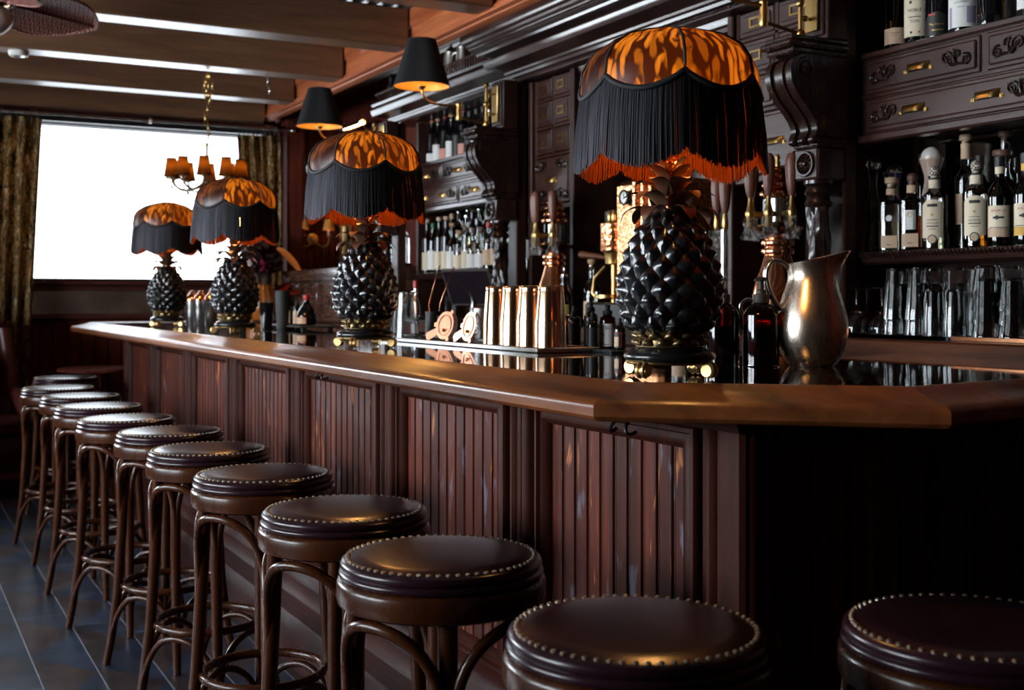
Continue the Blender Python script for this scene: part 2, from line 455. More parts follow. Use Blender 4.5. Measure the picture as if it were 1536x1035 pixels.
struct('wall_left', wall_holes('x', XL-.2, XL, YN, YF, 0, ZC+.1, LW), plain('pale_grey_plaster', (.40,.38,.35), .7))
struct('wall_back', MB().box(XR, XR+.2, YN, YF, 0, ZC+.1), W_RED)
struct('wall_near', MB().box(XL-.2, XR+.2, YN-.2, YN, 0, ZC+.1), M_PLASTER)
M_SASH = plain('painted_sash', (.018,.012,.012), .4)
def window(name, axis, pos, a0, a1, z0, z1, mull, pane=None):
    t = tag(bpy.data.objects.new(name, None), kind='structure'); COL.objects.link(t)
    f = MB()
    def bx(p, q, zz0, zz1, d0=-.03, d1=.03):
        if axis == 'y': f.box(p, q, pos+d0, pos+d1, zz0, zz1, .004)
        else: f.box(pos+d0, pos+d1, p, q, zz0, zz1, .004)
    bx(a0, a1, z0, z0+.018); bx(a0, a1, z1-.04, z1); bx(a0, a0+.04, z0+.018, z1-.04); bx(a1-.04, a1, z0+.018, z1-.04)
    for k in range(1, mull+1):
        p = a0 + (a1-a0)*k/(mull+1); bx(p-.02, p+.02, z0+.018, z1-.04)
    f.build('window_frame', M_SASH, t)
    g = MB()
    if axis == 'y': g.box(a0+.04, a1-.04, pos-.003, pos+.003, z0+.018, z1-.04)
    else: g.box(pos-.003, pos+.003, a0+.04, a1-.04, z0+.018, z1-.04)
    g.build('window_pane', pane or G_PANE, t); return t
w1 = window('window_1', 'y', YF+.09, WIN[0], WIN[1], WIN[2], WIN[3], 0, glassy('sky_dimming_pane', (.50,.505,.51)))  # grey tint added to the glass to dim the sky behind the chandelier
MB().box(WIN[0]-.03, WIN[1]+.03, YF-.07, YF+.06, WIN[2]-.03, WIN[2]-.002, .006).build('window_sill', W_REDY, w1)
window('window_2', 'x', XL-.1, *LW[1], 2); window('fill_window_4', 'x', XL-.1, *LW[0], 2); window('window_3', 'y', YF+.09, *WIN2, 0)
# joists running across the room, resting on the header above the bar
for k, (y0, y1) in enumerate([(-1.0,-.83), (0,.17), (.95,1.12), (1.9,2.07), (2.87,3.04), (3.84,4.01), (4.79,4.96), (5.77,5.94), (6.77,6.94), (7.73,7.90), (8.42,8.595)]):
    o = struct('ceiling_beam', MB().box(XL+.003, 2.482, y0, y1, 2.55 if k < 10 else 2.50, ZC-.022, .008), W_JOIST)
hp = [(2.565,2.757), (2.565,2.522), (2.53,2.522), (2.515,2.527), (2.512,2.533), (2.485,2.538), (2.485,2.565), (2.505,2.575), (2.505,2.66), (2.49,2.675), (2.49,2.757)]
struct('trim_1', MB().strip(hp, YN+.003, YF-.003, 'y'), W_HEAD)
pp = MB(); pp.box(2.655, 2.79, 8.45, 8.595, 0, 2.755, .006); pp.box(2.675, 2.77, 8.438, 8.45, .2, 2.3, .004)
struct('trim_2', pp, W_RED)
cr = MB(); cr.strip([(8.597,2.42),(8.57,2.44),(8.56,2.47),(8.50,2.495),(8.597,2.495)], -1.0, 2.65, 'x')
# beadboard wainscot and dado rail below the far window
for x in [XL+.02+i*.09 for i in range(int((2.62-XL)/.09))]:
    cr.box(x, x+.082, 8.578, 8.596, .15, 1.06, .004)
cr.box(XL+.01, 2.64, 8.55, 8.597, 0, .15, .006)
struct('trim_3', cr, W_RED)
bb = MB()
for i in range(6):
    bb.box(2.80+i*.056, 2.852+i*.056, 8.578, 8.596, .1, 2.46, .004)
for i in range(42):
    bb.box(3.118, 3.136, 6.55+i*.048, 6.594+i*.048, 1.0, 2.46, .004)
struct('trim_4', bb, W_RED)
# tarnished mirror strip under the sill
t = thing('wall_mirror', 'long tarnished mirror strip set in the dark panelling under the bright window', 'mirror', (1.3, 8.59, 1.10))
n = NT('tarnished_mirror'); sp_ = n.noise(n.coords((3,3,3)), 2.2, 5, .6)
n.pbr(n.ramp(sp_, [(.3, (.10,.085,.075)), (.65, (.30,.27,.25))]), .22, .8); M_TARN = n.m
MB().box(-.50, 1.3, -.02, -.004, .005, .165).build('mirror_glass', M_TARN, t)
fr = MB(); fr.box(-.55, 1.34, -.035, -.002, .165, .20, .005); fr.box(-.55, 1.34, -.035, -.002, -.03, .005, .005); fr.box(-.55,-.50,-.03,-.002,.005,.165,.004); fr.box(1.3,1.34,-.03,-.002,.005,.165,.004)
fr.build('frame', W_REDY, t)

# blind, rod, curtains
t = thing('window_blind', 'raised slatted blind bunched at the top of the big window', 'blind', (1.55, 8.53, 2.40))
MB().box(-.95, .95, -.02, .02, .02, .055, .004).build('headrail', M_SASH, t)
M_SLAT = plain('blind_slat', (.05,.045,.045), .5)
for k in range(4):
    MB().box(-.94, .94, -.014, .014, .0-.027*k, .004-.027*k, 0).build('slat', M_SLAT, t)
MB().cyl((-.3,0,.02), (-.3,0,-.085), .0015, n=6).cyl((.4,0,.02), (.4,0,-.085), .0015, n=6).build('cord', M_SLAT, t)
t = thing('curtain_rod', 'thin steel curtain rod on brackets above the big window', 'curtain rod', (1.6, 8.42, 2.455))
MB().cyl((-1.25,0,0), (1.08,0,0), .011, n=10).build('rod', M_STEEL, t)
for x in (-1.0, .06, .96):
    b = MB().box(x-.012, x+.012, -.012, .14, .02, .032).box(x-.012, x+.012, -.012, .012, -.02, .032).torus((x,0,0), .016, .004, 16, 6, 'x')
    b.build('bracket', M_STEEL, t)
MB().ball((1.09,0,0), .02).build('finial', M_STEEL, t); MB().ball((-1.26,0,0), .02).build('finial', M_STEEL, t)
n = NT('woven_stripe_brocade')
v = n.coords((38, 38, 11)); a = n.noise(v, 1.0, 4, .65, .9)
c = n.ramp(a, [(.30, (.02,.025,.014)), (.40, (.14,.11,.045)), (.47, (.55,.30,.12)), (.52, (.015,.014,.010)), (.58, (.75,.58,.34)), (.66, (.42,.13,.045))], 'CONSTANT')
d = n.new('BsdfDiffuse'); n.link(c, d.inputs[0]); tr = n.new('BsdfTranslucent'); n.link(c, tr.inputs[0]); mx = n.new('MixShader'); mx.inputs[0].default_value = .35
n.link(d.outputs[0], mx.inputs[1]); n.link(tr.outputs[0], mx.inputs[2]); n.link(mx.outputs[0], n.out.inputs[0]); M_CURT = n.m
def curtain(label, x0t, x1t, x0b, x1b, ztop, zbot, nf, y=8.41):
    t = thing('curtain', label, 'curtain', ((x0t+x1t)/2, y, zbot), group=None)
    cx = (x0t+x1t)/2
    def fn(u, v, off=0.0):
        w = sin(u*nf*2*pi); k = v
        x = (x0t + (x1t-x0t)*u)*k + (x0b + (x1b-x0b)*u)*(1-k)
        return (x-cx, .035*w*(.6+.4*(1-v)) + .01*sin(u*17+v*5) + off, (ztop-zbot)*v)
    m = MB().grid(fn, nf*14, 16).grid(lambda u, v: fn(u, v, .004), nf*14, 16)
    m.build('drape', M_CURT, t, 80)
    hd = MB()
    for k in range(nf*2):
        u = (k+.5)/(nf*2); x = x0t+(x1t-x0t)*u - cx
        hd.cyl((x, 0, ztop-zbot-.03), (x, 0, ztop-zbot+.032), .004, n=6).torus((x, .01, ztop-zbot+.035), .017, .003, 14, 6, 'x')
    hd.build('hooks', M_IRON, t)
    return t
curtain('patterned brocade curtain hanging at the left edge of the bright window', .42, .955, .42, .85, 2.42, .25, 6)
curtain('narrow patterned brocade curtain right of the window beside the red post', 2.27, 2.60, 2.36, 2.62, 2.40, .25, 5)

# ================================================================== BAR COUNTER
BT = 1.062
PATH = [(1.95,7.75), (1.045,7.75), (1.045,1.655), (1.467,1.283), (2.485,1.425)]
RP = smooth_prof([(.0,-.048), (-.004,-.038), (.002,-.028), (.012,-.022)], 3) + [(.03,-.019), (.06,-.012), (.085,-.004), (.098,.002), (.108,.003), (.118,-.001), (.118,-.05), (.02,-.058), (.006,-.055)]
RP = [(u, z+BT) for u, z in RP]
bar = thing('bar_counter', 'long bar counter with beadboard front, wooden rail and glossy dark top', 'bar counter', (1.5, 4.5, 0))
def pb(mb, name, mat, par=bar, ang=38):
    L = par.location if par.parent is None else par.parent.location
    mb.v = [(x-L.x, y-L.y, z-L.z) for x, y, z in mb.v]
    return mb.build(name, mat, par, ang)
rings = sweep(RP, PATH)
for i in range(len(PATH)-1):
    pb(ringmesh(MB(), rings[i:i+2]), 'rail', W_RAIL)
IN = [(r[0], r[1]) for r in [sweep([(.1195, 0)], PATH)[i][0] for i in range(len(PATH))]]
TOPPOLY = IN + [(2.485, 2.33), (2.12, 2.20), (1.95, 2.44)]
pb(MB().prism(TOPPOLY, BT-.03, BT), 'counter_top', M_TOP)
pb(MB().prism([(1.30,7.18), (1.30,1.61), (2.475,1.775), (2.475,2.30), (2.10,2.17), (1.88,2.45), (1.88,7.18)], .0, BT-.032), 'carcass', W_PIL)
pb(MB().prism([(1.17,7.62), (1.17,1.72), (1.51,1.42), (2.47,1.56), (2.47,2.30), (2.10,2.17), (1.93,2.45), (1.93,7.62)], BT-.0555, BT-.0325), 'sub_top', W_PIL)
PY = [1.60, 2.32, 3.11, 3.94, 4.76, 5.56, 6.35, 7.13]
XB = 1.285
half = [(-.068,0), (-.068,-.012), (-.062,-.020), (-.052,-.020), (-.046,-.010), (-.042,-.026), (-.034,-.034), (-.024,-.036), (-.016,-.030), (-.012,-.022), (-.008,-.030), (0,-.033)]
pilp = half + [(-y, x) for y, x in half[-2::-1]]
for y in PY:
    m = MB().prism([(XB+.012+x, y+yy) for yy, x in pilp][::-1], .335, 1.005)
    pb(m, 'pilaster', W_PIL)
for i in range(7):
    y0, y1 = PY[i]+.069, PY[i+1]-.069
    ya, yb, za, zb = y0+.045, y1-.045, .375, .94
    m = MB(); n_ = max(3, round((yb-ya)/.0505)); w = (yb-ya)/n_
    prof = []
    for k in range(n_):
        a = ya + k*w
        prof += [(a+.0005, .008), (a+.004, .0), (a+w-.010, .0), (a+w-.0085, .005), (a+w-.007, .001), (a+w-.004, .001), (a+w-.0025, .008)]
    poly = [(XB+x, y) for y, x in prof] + [(XB+.014, yb), (XB+.014, ya)]
    m.prism(poly[::-1], za-.01, zb+.01)
    pb(m, 'front_panel', W_PANEL, ang=20)
    # frame moulding around the boards
    fm = MB()
    ring = sweep([(0,.012), (0,-.012), (.006,-.020), (.014,-.021), (.018,-.012), (.026,-.014), (.034,-.020), (.042,-.012), (.046,-.002), (.048,.012)], [(y0,.335), (y1,.335), (y1,.985), (y0,.985)], closed=True)
    fm.v = []; R3 = [[(XB+p[2], p[0], p[1]) for p in r] for r in ring]
    ringmesh(fm, R3, capped=False, closed=True)
    pb(fm, 'panel_moulding', W_PIL)
pb(MB().strip([(1.295,.93+.05), (1.255,.985), (1.25,1.0), (1.235,1.006), (1.295,1.006)], 1.535, 7.19, 'y'), 'frieze', W_PILY)
pl = [(1.299,0), (1.19,0), (1.19,.105), (1.20,.118), (1.206,.14), (1.216,.150), (1.216,.215), (1.228,.228), (1.232,.262), (1.246,.275), (1.252,.305), (1.266,.318), (1.299,.333)]
pb(MB().strip(pl, 1.52, 7.20, 'y'), 'plinth', W_PILY)
# near end of the counter, boarded and framed like the front
Mr = Matrix.Translation((1.262, 1.545, 0)) @ Matrix.Rotation(atan2(1.425-1.283, 2.485-1.467), 4, 'Z')
m = MB()
for k in range(22): m.box(.10+k*.051, .10+k*.051+.047, .012, .03, .36, .96, .004, Mr)
pb(m, 'end_panel', W_PANELX)
m = MB(); m.box(.0, .09, -.008, .05, .335, 1.005, .008, Mr); m.box(.03, .06, -.016, 0, .36, .98, .006, Mr); m.box(.55, .66, -.008, .03, .335, 1.005, .006, Mr)
m.box(.09, 1.22, -.004, .03, .95, 1.005, .005, Mr); m.box(.09, 1.22, -.03, .03, 0, .34, .006, Mr); pb(m, 'end_frame', W_PIL)
# iron hooks for bags under the rail
for y in (1.83, 3.52, 5.95):
    h = MB()
    for dy in (-.014, .014):
        h.tube(bez((1.25,y+dy,1.0), (1.20,y+dy*1.5,.985), (1.20,y+dy*2,.945), (1.228,y+dy*2.4,.965), 10), .0035, 6)
    h.box(1.236, 1.254, y-.025, y+.025, .985, 1.003, .003)
    pb(h, 'bag_hook', M_IRON)

# ================================================================== STOOLS
def make_stool():
    r = thing('bar_stool', '', 'stool')
    cush = [(0.0001,.7705), (.08,.770), (.13,.7688), (.152,.7668), (.158,.7645), (.166,.7635), (.1735,.7595), (.1760,.753), (.1740,.7475), (.1725,.746), (.1770,.743), (.1785,.738), (.176,.734), (.165,.7325)]
    s = MB().lathe(cush, 64).build('seat', M_LEATHER, r, 50)
    nm = MB()
    for k in range(64):
        a = 2*pi*k/64
        nm.ball((.1625*cos(a), .1625*sin(a), .7642), .0043, 7, 5, .8)
    nm.build('nailhead_trim', M_NAIL, s)
    MB().lathe([(.15,.686), (.174,.686), (.180,.690), (.182,.697), (.182,.722), (.180,.728), (.174,.732), (.15,.732)], 56).build('seat_ring', W_STOOL, r)
    tab = [(0,.205), (.08,.190), (.25,.168), (.45,.156), (.69,.146)]
    for k in range(4):
        a = pi/4 + k*pi/2
        pts = [(interp(tab, z)*cos(a), interp(tab, z)*sin(a), z) for z in (0, .04, .08, .16, .25, .35, .45, .55, .69)]
        MB().tube(pts, [.0125,.013,.0135,.0145,.0155,.016,.0165,.017,.017], 12).build('leg', W_STOOL, r, 60)
    for k in range(4):
        a0 = pi/4 + k*pi/2
        pts = []
        for i in range(25):
            u = i/24; s_ = sin(pi*u)
            a = a0 + pi/2*(u - .10*sin(2*pi*u))
            pts.append(((.160+.010*s_)*cos(a), (.160+.010*s_)*sin(a), .45 + .224*s_**.62))
        MB().tube(pts, .0105, 8).build('brace', W_STOOL, r, 60)
    for k in range(4):
        a0 = pi/4 + k*pi/2
        pts = []
        for i in range(21):
            u = i/20; s_ = sin(pi*u)
            a = a0 + pi/2*(u - .10*sin(2*pi*u)); rr = interp(tab, .05)*(1-s_) + .145*s_
            pts.append((rr*cos(a), rr*sin(a), .05 + .185*s_**.62))
        MB().tube(pts, .0095, 8).build('stretcher', W_STOOL, r, 60)
    MB().torus((0,0,.258), .152, .0115, 48, 10).build('foot_ring', W_STOOL, r, 60)
    return r
ORD = ['first','second','third','fourth','fifth','sixth','seventh','eighth','ninth','tenth','eleventh','twelfth','thirteenth','fourteenth','fifteenth','sixteenth','seventeenth','eighteenth']
SPOT = [(.905,1.325), (.862,1.86), (.872,2.37), (.866,2.95), (.862,3.50), (.862,4.03), (.812,4.54), (.805,5.12), (.815,5.70), (.79,6.27), (.93,7.08)]
st0 = make_stool()
for i, (x, y) in enumerate(SPOT):
    lab = ['leather bar stool in the row nearest the camera, left of the counter corner', '%s leather bar stool from the camera in the row along the bar front' % ORD[i]][i > 0]
    if i == len(SPOT)-1: lab = 'last and farthest leather bar stool of the row, by the far end of the bar'
    rz = radians(-90 - math.degrees(atan2(x, y)) + 52) + random.uniform(-.08, .08)
    if i == 0:
        st0.location = (x, y, 0); st0.rotation_euler.z = rz; tag(st0, lab, None, 'leather bar stools along the bar')
    else: dup(st0, (x, y, 0), rz, lab, 'leather bar stools along the bar')
dup(st0, (1.318, 1.112, 0), .3, 'leather bar stool alone in front of the dark near end of the counter', 'leather bar stools along the bar')

# ================================================================== PINEAPPLE LAMPS
def make_lamp():
    r = thing('table_lamp', '', 'lamp')
    # four scroll feet under a gilt plate
    for k in range(4):
        a = radians(20) + k*pi/2
        f = MB(); c_, s_ = cos(a), sin(a)
        pts = []; rad = []
        for i in range(26):
            u = i/25; q = u*4.2*pi; rr = .0125*(1-u*.75)
            e = .086 + rr*cos(q - pi/2); z = .0172 + rr*sin(q - pi/2)
            pts.append((e, z)); 
        for wy in (-1, 1):
            f.tube([(e*c_ - wy*.006*s_, e*s_ + wy*.006*c_, z) for e, z in pts], .0042, 6)
        f.tube([((.086-.0)*c_ - .011*s_, .086*s_ + .011*c_, .0155), (.086*c_ + .011*s_, .086*s_ - .011*c_, .0155)], .0112, 14)
        f.tube([(.085*c_, .085*s_, .022), (.072*c_, .072*s_, .026), (.058*c_, .058*s_, .027)], [.007,.008,.006], 8)
        f.build('foot', M_GILT, r)
    MB().lathe([(.03,.0255), (.080,.0255), (.082,.0275), (.080,.0305), (.03,.0305)], 40).build('base_plate', M_BRASS, r)
    MB().lathe([(.03,.031), (.078,.031), (.085,.034), (.087,.040), (.084,.046), (.074,.051), (.066,.056), (.05,.062)], 48).build('plinth', M_BLACK, r, 60)
    col = MB()
    for row in range(2):
        for k in range(13):
            a = 2*pi*(k + .5*row)/13; z0 = .057 + .013*row
            def lf(u, v, a=a, z0=z0):
                w = (u-.5)*2; rad = .060 + .016*sin(pi*v)*(1-.5*w*w) - .006*v
                return (rad*cos(a+w*.22*(1-.5*v)), rad*sin(a+w*.22*(1-.5*v)), z0 + v*.022 - .006*w*w*v)
            col.grid(lf, 5, 6)
    col.lathe([(.055,.056), (.064,.058), (.058,.075), (.066,.088)], 26, cap=False)
    col.build('leaf_collar', M_BRONZE, r, 60)
    prof = [(.078,.055), (.09,.072), (.115,.087), (.15,.095), (.18,.094), (.21,.087), (.24,.077), (.27,.064), (.295,.049), (.315,.036)]
    b = MB().lathe([(interp(prof, z)-.006, z) for z in [.075+.24*i/14 for i in range(15)]], 44)
    rows = 10
    for i in range(rows):
        zc = .090 + i*.0228; nn = 12; R = interp(prof, zc); hz = .0300 if i < 8 else .020
        sm = min(1, R/.07)
        for j in range(nn):
            a = 2*pi*(j + .5*(i % 2))/nn; hw = pi/nn*1.10
            def sc(u, v):
                U = u*2-1; V = v*2-1
                wid = (1-abs(V)**1.5)**.62 if abs(V) < 1 else 0
                z = zc + V*hz; Rz = interp(prof, z) - .006
                pk = (V+1)/1.42 if V < .42 else (1-V)/.58
                pk = (V+1)/1.25 if V < .25 else (1-V)/.75
                bl = (1-abs(U)**1.35)*max(0, min(1, pk*1.12))**.95
                tip = max(0, 1-abs(U)*1.5)*max(0, 1-abs(V-.20)*2.2)
                rad = Rz + (.0125*bl + .0030*tip)*sm
                return (rad*cos(a+U*wid*hw), rad*sin(a+U*wid*hw), z)
            b.grid(sc, 9, 11)
    b.build('pineapple_body', M_BLACKGLAZE, r, 42)
    lv = MB()
    for tier, (z0, cnt, L, curl, r0, an0) in enumerate([(.304,7,.080,2.6,.030,.60), (.320,6,.084,2.3,.022,.85), (.338,5,.072,1.9,.015,1.05), (.356,4,.060,1.4,.010,1.2), (.370,3,.050,.8,.007,1.3)]):
        for k in range(cnt):
            a = 2*pi*(k + .37*tier)/cnt + .15*sin(k*3.1+tier); c_, s_ = cos(a), sin(a)
            px, pz = r0, z0; ang = an0; path = []
            for i in range(9):
                path.append((px, pz)); px += cos(ang)*L/8; pz += sin(ang)*L/8; ang -= curl*(.5+i/8)/8
            for side in (0, .0012):
                def lf(u, v, path=path, c_=c_, s_=s_, side=side):
                    w = (u-.5)*2; i = min(int(v*8), 7); f = v*8-i
                    x = path[i][0]*(1-f)+path[i+1][0]*f; z = path[i][1]*(1-f)+path[i+1][1]*f
                    wd = .0185*(1-v**2.6)**.7*(.8+.4*v) if v < 1 else 0
                    z += .004*w*w*(1-v) + side
                    return (x*c_ - w*wd*s_, x*s_ + w*wd*c_, z)
                lv.grid(lf, 5, 9)
    lv.build('leaf_crown', plain('dark_bronze_leaf', (.24,.12,.07), .42, .75), r, 70)
    st = MB().cyl((0,0,.31), (0,0,.415), .009, n=12).ball((0,0,.392), .013).lathe([(.012,.405), (.016,.412), (.016,.428), (.010,.432)], 16)
    st.build('stem', plain('lamp_stem_bronze', (.30,.11,.04), .3, .8), r)
    MB().lathe(smooth_prof([(.009,.430), (.014,.440), (.026,.462), (.026,.478), (.014,.494), (.0005,.499)], 3), 18).build('bulb', M_BULB, r)
    # shade : domed panels, braid, fringe
    NP = 7; A0 = radians(-81)
    dz = [(0,.552), (.15,.580), (.35,.607), (.6,.630), (.85,.645), (1,.650)]
    dr = [(0,.168), (.15,.164), (.35,.146), (.6,.108), (.85,.056), (1,.030)]
    def drop(f): return .030*(sin(pi*f)**.8)
    seam = [A0 + 2*pi*k/NP for k in range(NP)]
    A0s = radians(-117); seam = [A0s + 2*pi*k/NP for k in range(NP)]
    ZS = .546
    br = MB()
    trim = []
    for k in range(NP):
        for i in range(12):
            f = i/12; a = seam[k] + f*2*pi/NP
            trim.append((.1675*cos(a), .1675*sin(a), ZS - drop(f)))
    br.tube(trim, .0058, 8, closed=True)
    for a in seam:
        pts = [(interp(dr, v)*1.006*cos(a), interp(dr, v)*1.006*sin(a), max(interp(dz, v), ZS)) for v in [i/14 for i in range(15)]]
        br.tube(pts, .0028, 6)
    br.torus((0,0,.6495), .031, .003, 24, 6); br.lathe([(.0001,.652), (.03,.650)], 24, cap=False)
    sh = br.build('lampshade', M_BRAID, r, 60)
    mats = [M_DOME_B, M_DOME_B, M_DOME_A, M_DOME_C, M_DOME_C, M_DOME_C, M_DOME_A]  # left and rear panels take the silk with shade in its colour
    for k in range(NP):
        def pf(u, v, k=k):
            a = seam[k] + u*2*pi/NP
            puff = 1 + .022*sin(pi*u)*sin(pi*min(1, v*1.1))
            z = interp(dz, v); z -= drop(u)*(1-v)**3 + (.552-ZS)*(1-v)**3
            R = interp(dr, v)*puff
            return (R*cos(a), R*sin(a), z)
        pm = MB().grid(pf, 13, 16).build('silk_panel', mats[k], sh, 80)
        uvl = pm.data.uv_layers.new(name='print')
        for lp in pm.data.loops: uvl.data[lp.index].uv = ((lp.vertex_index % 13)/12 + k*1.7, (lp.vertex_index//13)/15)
    def strands(N, r0, r1, zl, th, jit, seed):
        rnd = random.Random(seed); m = MB()
        for j in range(N):
            a = A0s + 2*pi*(j + rnd.uniform(-.3,.3))/N
            f = ((a - A0s)/(2*pi/NP)) % 1.0
            zt = ZS - drop(f); zb = zl - drop(f) + rnd.uniform(-jit, jit)
            ra, rb = r0 + rnd.uniform(-.001,.001), r1 + rnd.uniform(-.002,.002)
            da = rnd.uniform(-.004,.004)
            lv = []
            for i, q in enumerate((0, .5, 1)):
                aa = a + da*q*q; rr = ra + (rb-ra)*q + .002*sin(pi*q); z = zt + (zb-zt)*q
                for s_ in (-1, 0, 1):
                    lv.append(((rr + (.0009 if s_ == 0 else 0))*cos(aa + s_*th/rr), (rr + (.0009 if s_ == 0 else 0))*sin(aa + s_*th/rr), z))
            m.add(lv, [(0,1,4,3),(1,2,5,4),(3,4,7,6),(4,5,8,7)])
        return m
    m = strands(440, .1675, .180, .410, .00150, .004, 1)
    m2 = strands(440, .1660, .1785, .409, .00150, .004, 2); m.add(m2.v, m2.f)
    m.build('outer_fringe', M_FRINGE, sh, 80)
    strands(420, .1625, .174, .406, .00115, .004, 3).build('inner_fringe', M_ORANGE, sh, 80)
    return r
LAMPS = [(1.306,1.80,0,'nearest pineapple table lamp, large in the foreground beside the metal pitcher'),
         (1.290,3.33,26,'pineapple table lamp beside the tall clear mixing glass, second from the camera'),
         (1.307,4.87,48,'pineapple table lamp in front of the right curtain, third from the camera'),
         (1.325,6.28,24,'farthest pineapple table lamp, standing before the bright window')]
lp0 = make_lamp()
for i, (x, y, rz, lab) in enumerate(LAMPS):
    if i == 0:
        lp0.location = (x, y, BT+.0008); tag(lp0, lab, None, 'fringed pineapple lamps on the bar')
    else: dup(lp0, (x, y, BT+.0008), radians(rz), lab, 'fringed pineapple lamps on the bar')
# ================================================================== BACK BAR
BX = 2.75
CT = 1.094
def wpart(mb, name, mat, par, ang=38):
    L = Vector(par.location); p = par
    while p.parent is not None: p = p.parent; L += Vector(p.location)
    mb.v = [(x-L.x, y-L.y, z-L.z) for x, y, z in mb.v]
    return mb.build(name, mat, par, ang)
bc = thing('back_counter', 'back counter under the bottle shelves with a burl wood front edge', 'counter', (2.8, 3.6, 0))
wpart(MB().box(2.515, 3.13, .6, 6.62, CT-.03, CT, .004), 'worktop', W_DARKY, bc)
wpart(MB().box(2.497, 2.5145, .6, 6.62, CT-.062, CT-.001, .004), 'front_edge', W_COUNTER, bc)
m = MB().box(2.56, 3.13, .6, 6.62, 0, CT-.0305)
wpart(m, 'carcass', W_DARK, bc)
m = MB()
for i in range(8): m.box(2.545, 2.5595, .66+i*.745, 1.36+i*.745, .15, .98, .006)
wpart(m, 'door_panels', W_DARK, bc).name = 'front_boards'

def scroll(m, cx, cy, cz, s, flip=1, lift=0.0):
    "carved acanthus scrolls lying on a drawer front that faces -x; y is along the drawer"
    def spiral(oy, oz, R, turns, a0, d):
        pts = []
        for i in range(16):
            u = i/15; a = a0 + d*turns*2*pi*u; r = R*(1-u*.85)
            pts.append((cx - .004 - lift, cy + flip*(oy + r*cos(a))*s, cz + (oz + r*sin(a))*s))
        return pts
    rad = [(.062-.03*i/15)*s for i in range(16)]
    m.tube(spiral(-.62, -.14, .30, 1.6, 1.2, 1), rad, 6)
    m.tube(spiral(.55, .08, .36, 1.6, 3.4, -1), rad, 6)
    m.tube(spiral(-.08, .20, .26, 1.5, -1.2, 1), rad, 6)
    m.tube(spiral(.16, -.22, .20, 1.4, 1.9, -1), rad, 6)
    m.tube([(cx-.004, cy+flip*(-.75)*s, cz-.42*s), (cx-.007, cy+flip*(-.2)*s, cz-.30*s), (cx-.007, cy+flip*.25*s, cz-.30*s), (cx-.004, cy+flip*.8*s, cz+.35*s)], [.03*s,.07*s,.07*s,.03*s], 6)
    m.tube([(cx-.004, cy, cz-.35*s), (cx-.008, cy+flip*.05*s, cz), (cx-.004, cy+flip*.12*s, cz+.5*s)], [.05*s,.07*s,.02*s], 6)
def cup_handle(x, y, z, w=.045):
    m = MB()
    def fn(u, v):
        a = pi*v*.5
        yy = (u*2-1)*w*(1-.12*v)
        return (x - .002 - .020*sin(a)*(1-abs(u*2-1)**6*.9), y + yy, z + .012 - .024*(1-cos(a)))
    m.grid(fn, 13, 7)
    m.grid(lambda u, v: tuple(c + e for c, e in zip(fn(u, v), (.002, 0, -.0005))), 13, 7)
    m.box(x-.003, x, y-w-.011, y-w+.003, z-.016, z-.004, .001).box(x-.003, x, y+w-.003, y+w+.011, z-.016, z-.004, .001)
    m.ball((x-.003, y-w-.006, z-.010), .004, 8, 6); m.ball((x-.003, y+w+.006, z-.010), .004, 8, 6)
    return m
def drawer(par, y0, y1, z0, z1, handles, carve, x=BX):
    m = MB().box(x, x+.03, y0, y1, z0, z1, .004)
    m.box(x-.006, x+.001, y0+.012, y1-.012, z0+.012, z1-.012, .005)
    d = wpart(m, 'drawer', W_GREY, par)
    for hy in handles:
        wpart(cup_handle(x-.006, hy, (z0+z1)/2), 'handle', M_BRASS, d)
    for (cy, cz, s, fl) in carve:
        c = MB(); scroll(c, x-.006, cy, cz, s, fl); wpart(c, 'carving', W_CARVE, d)
    return d
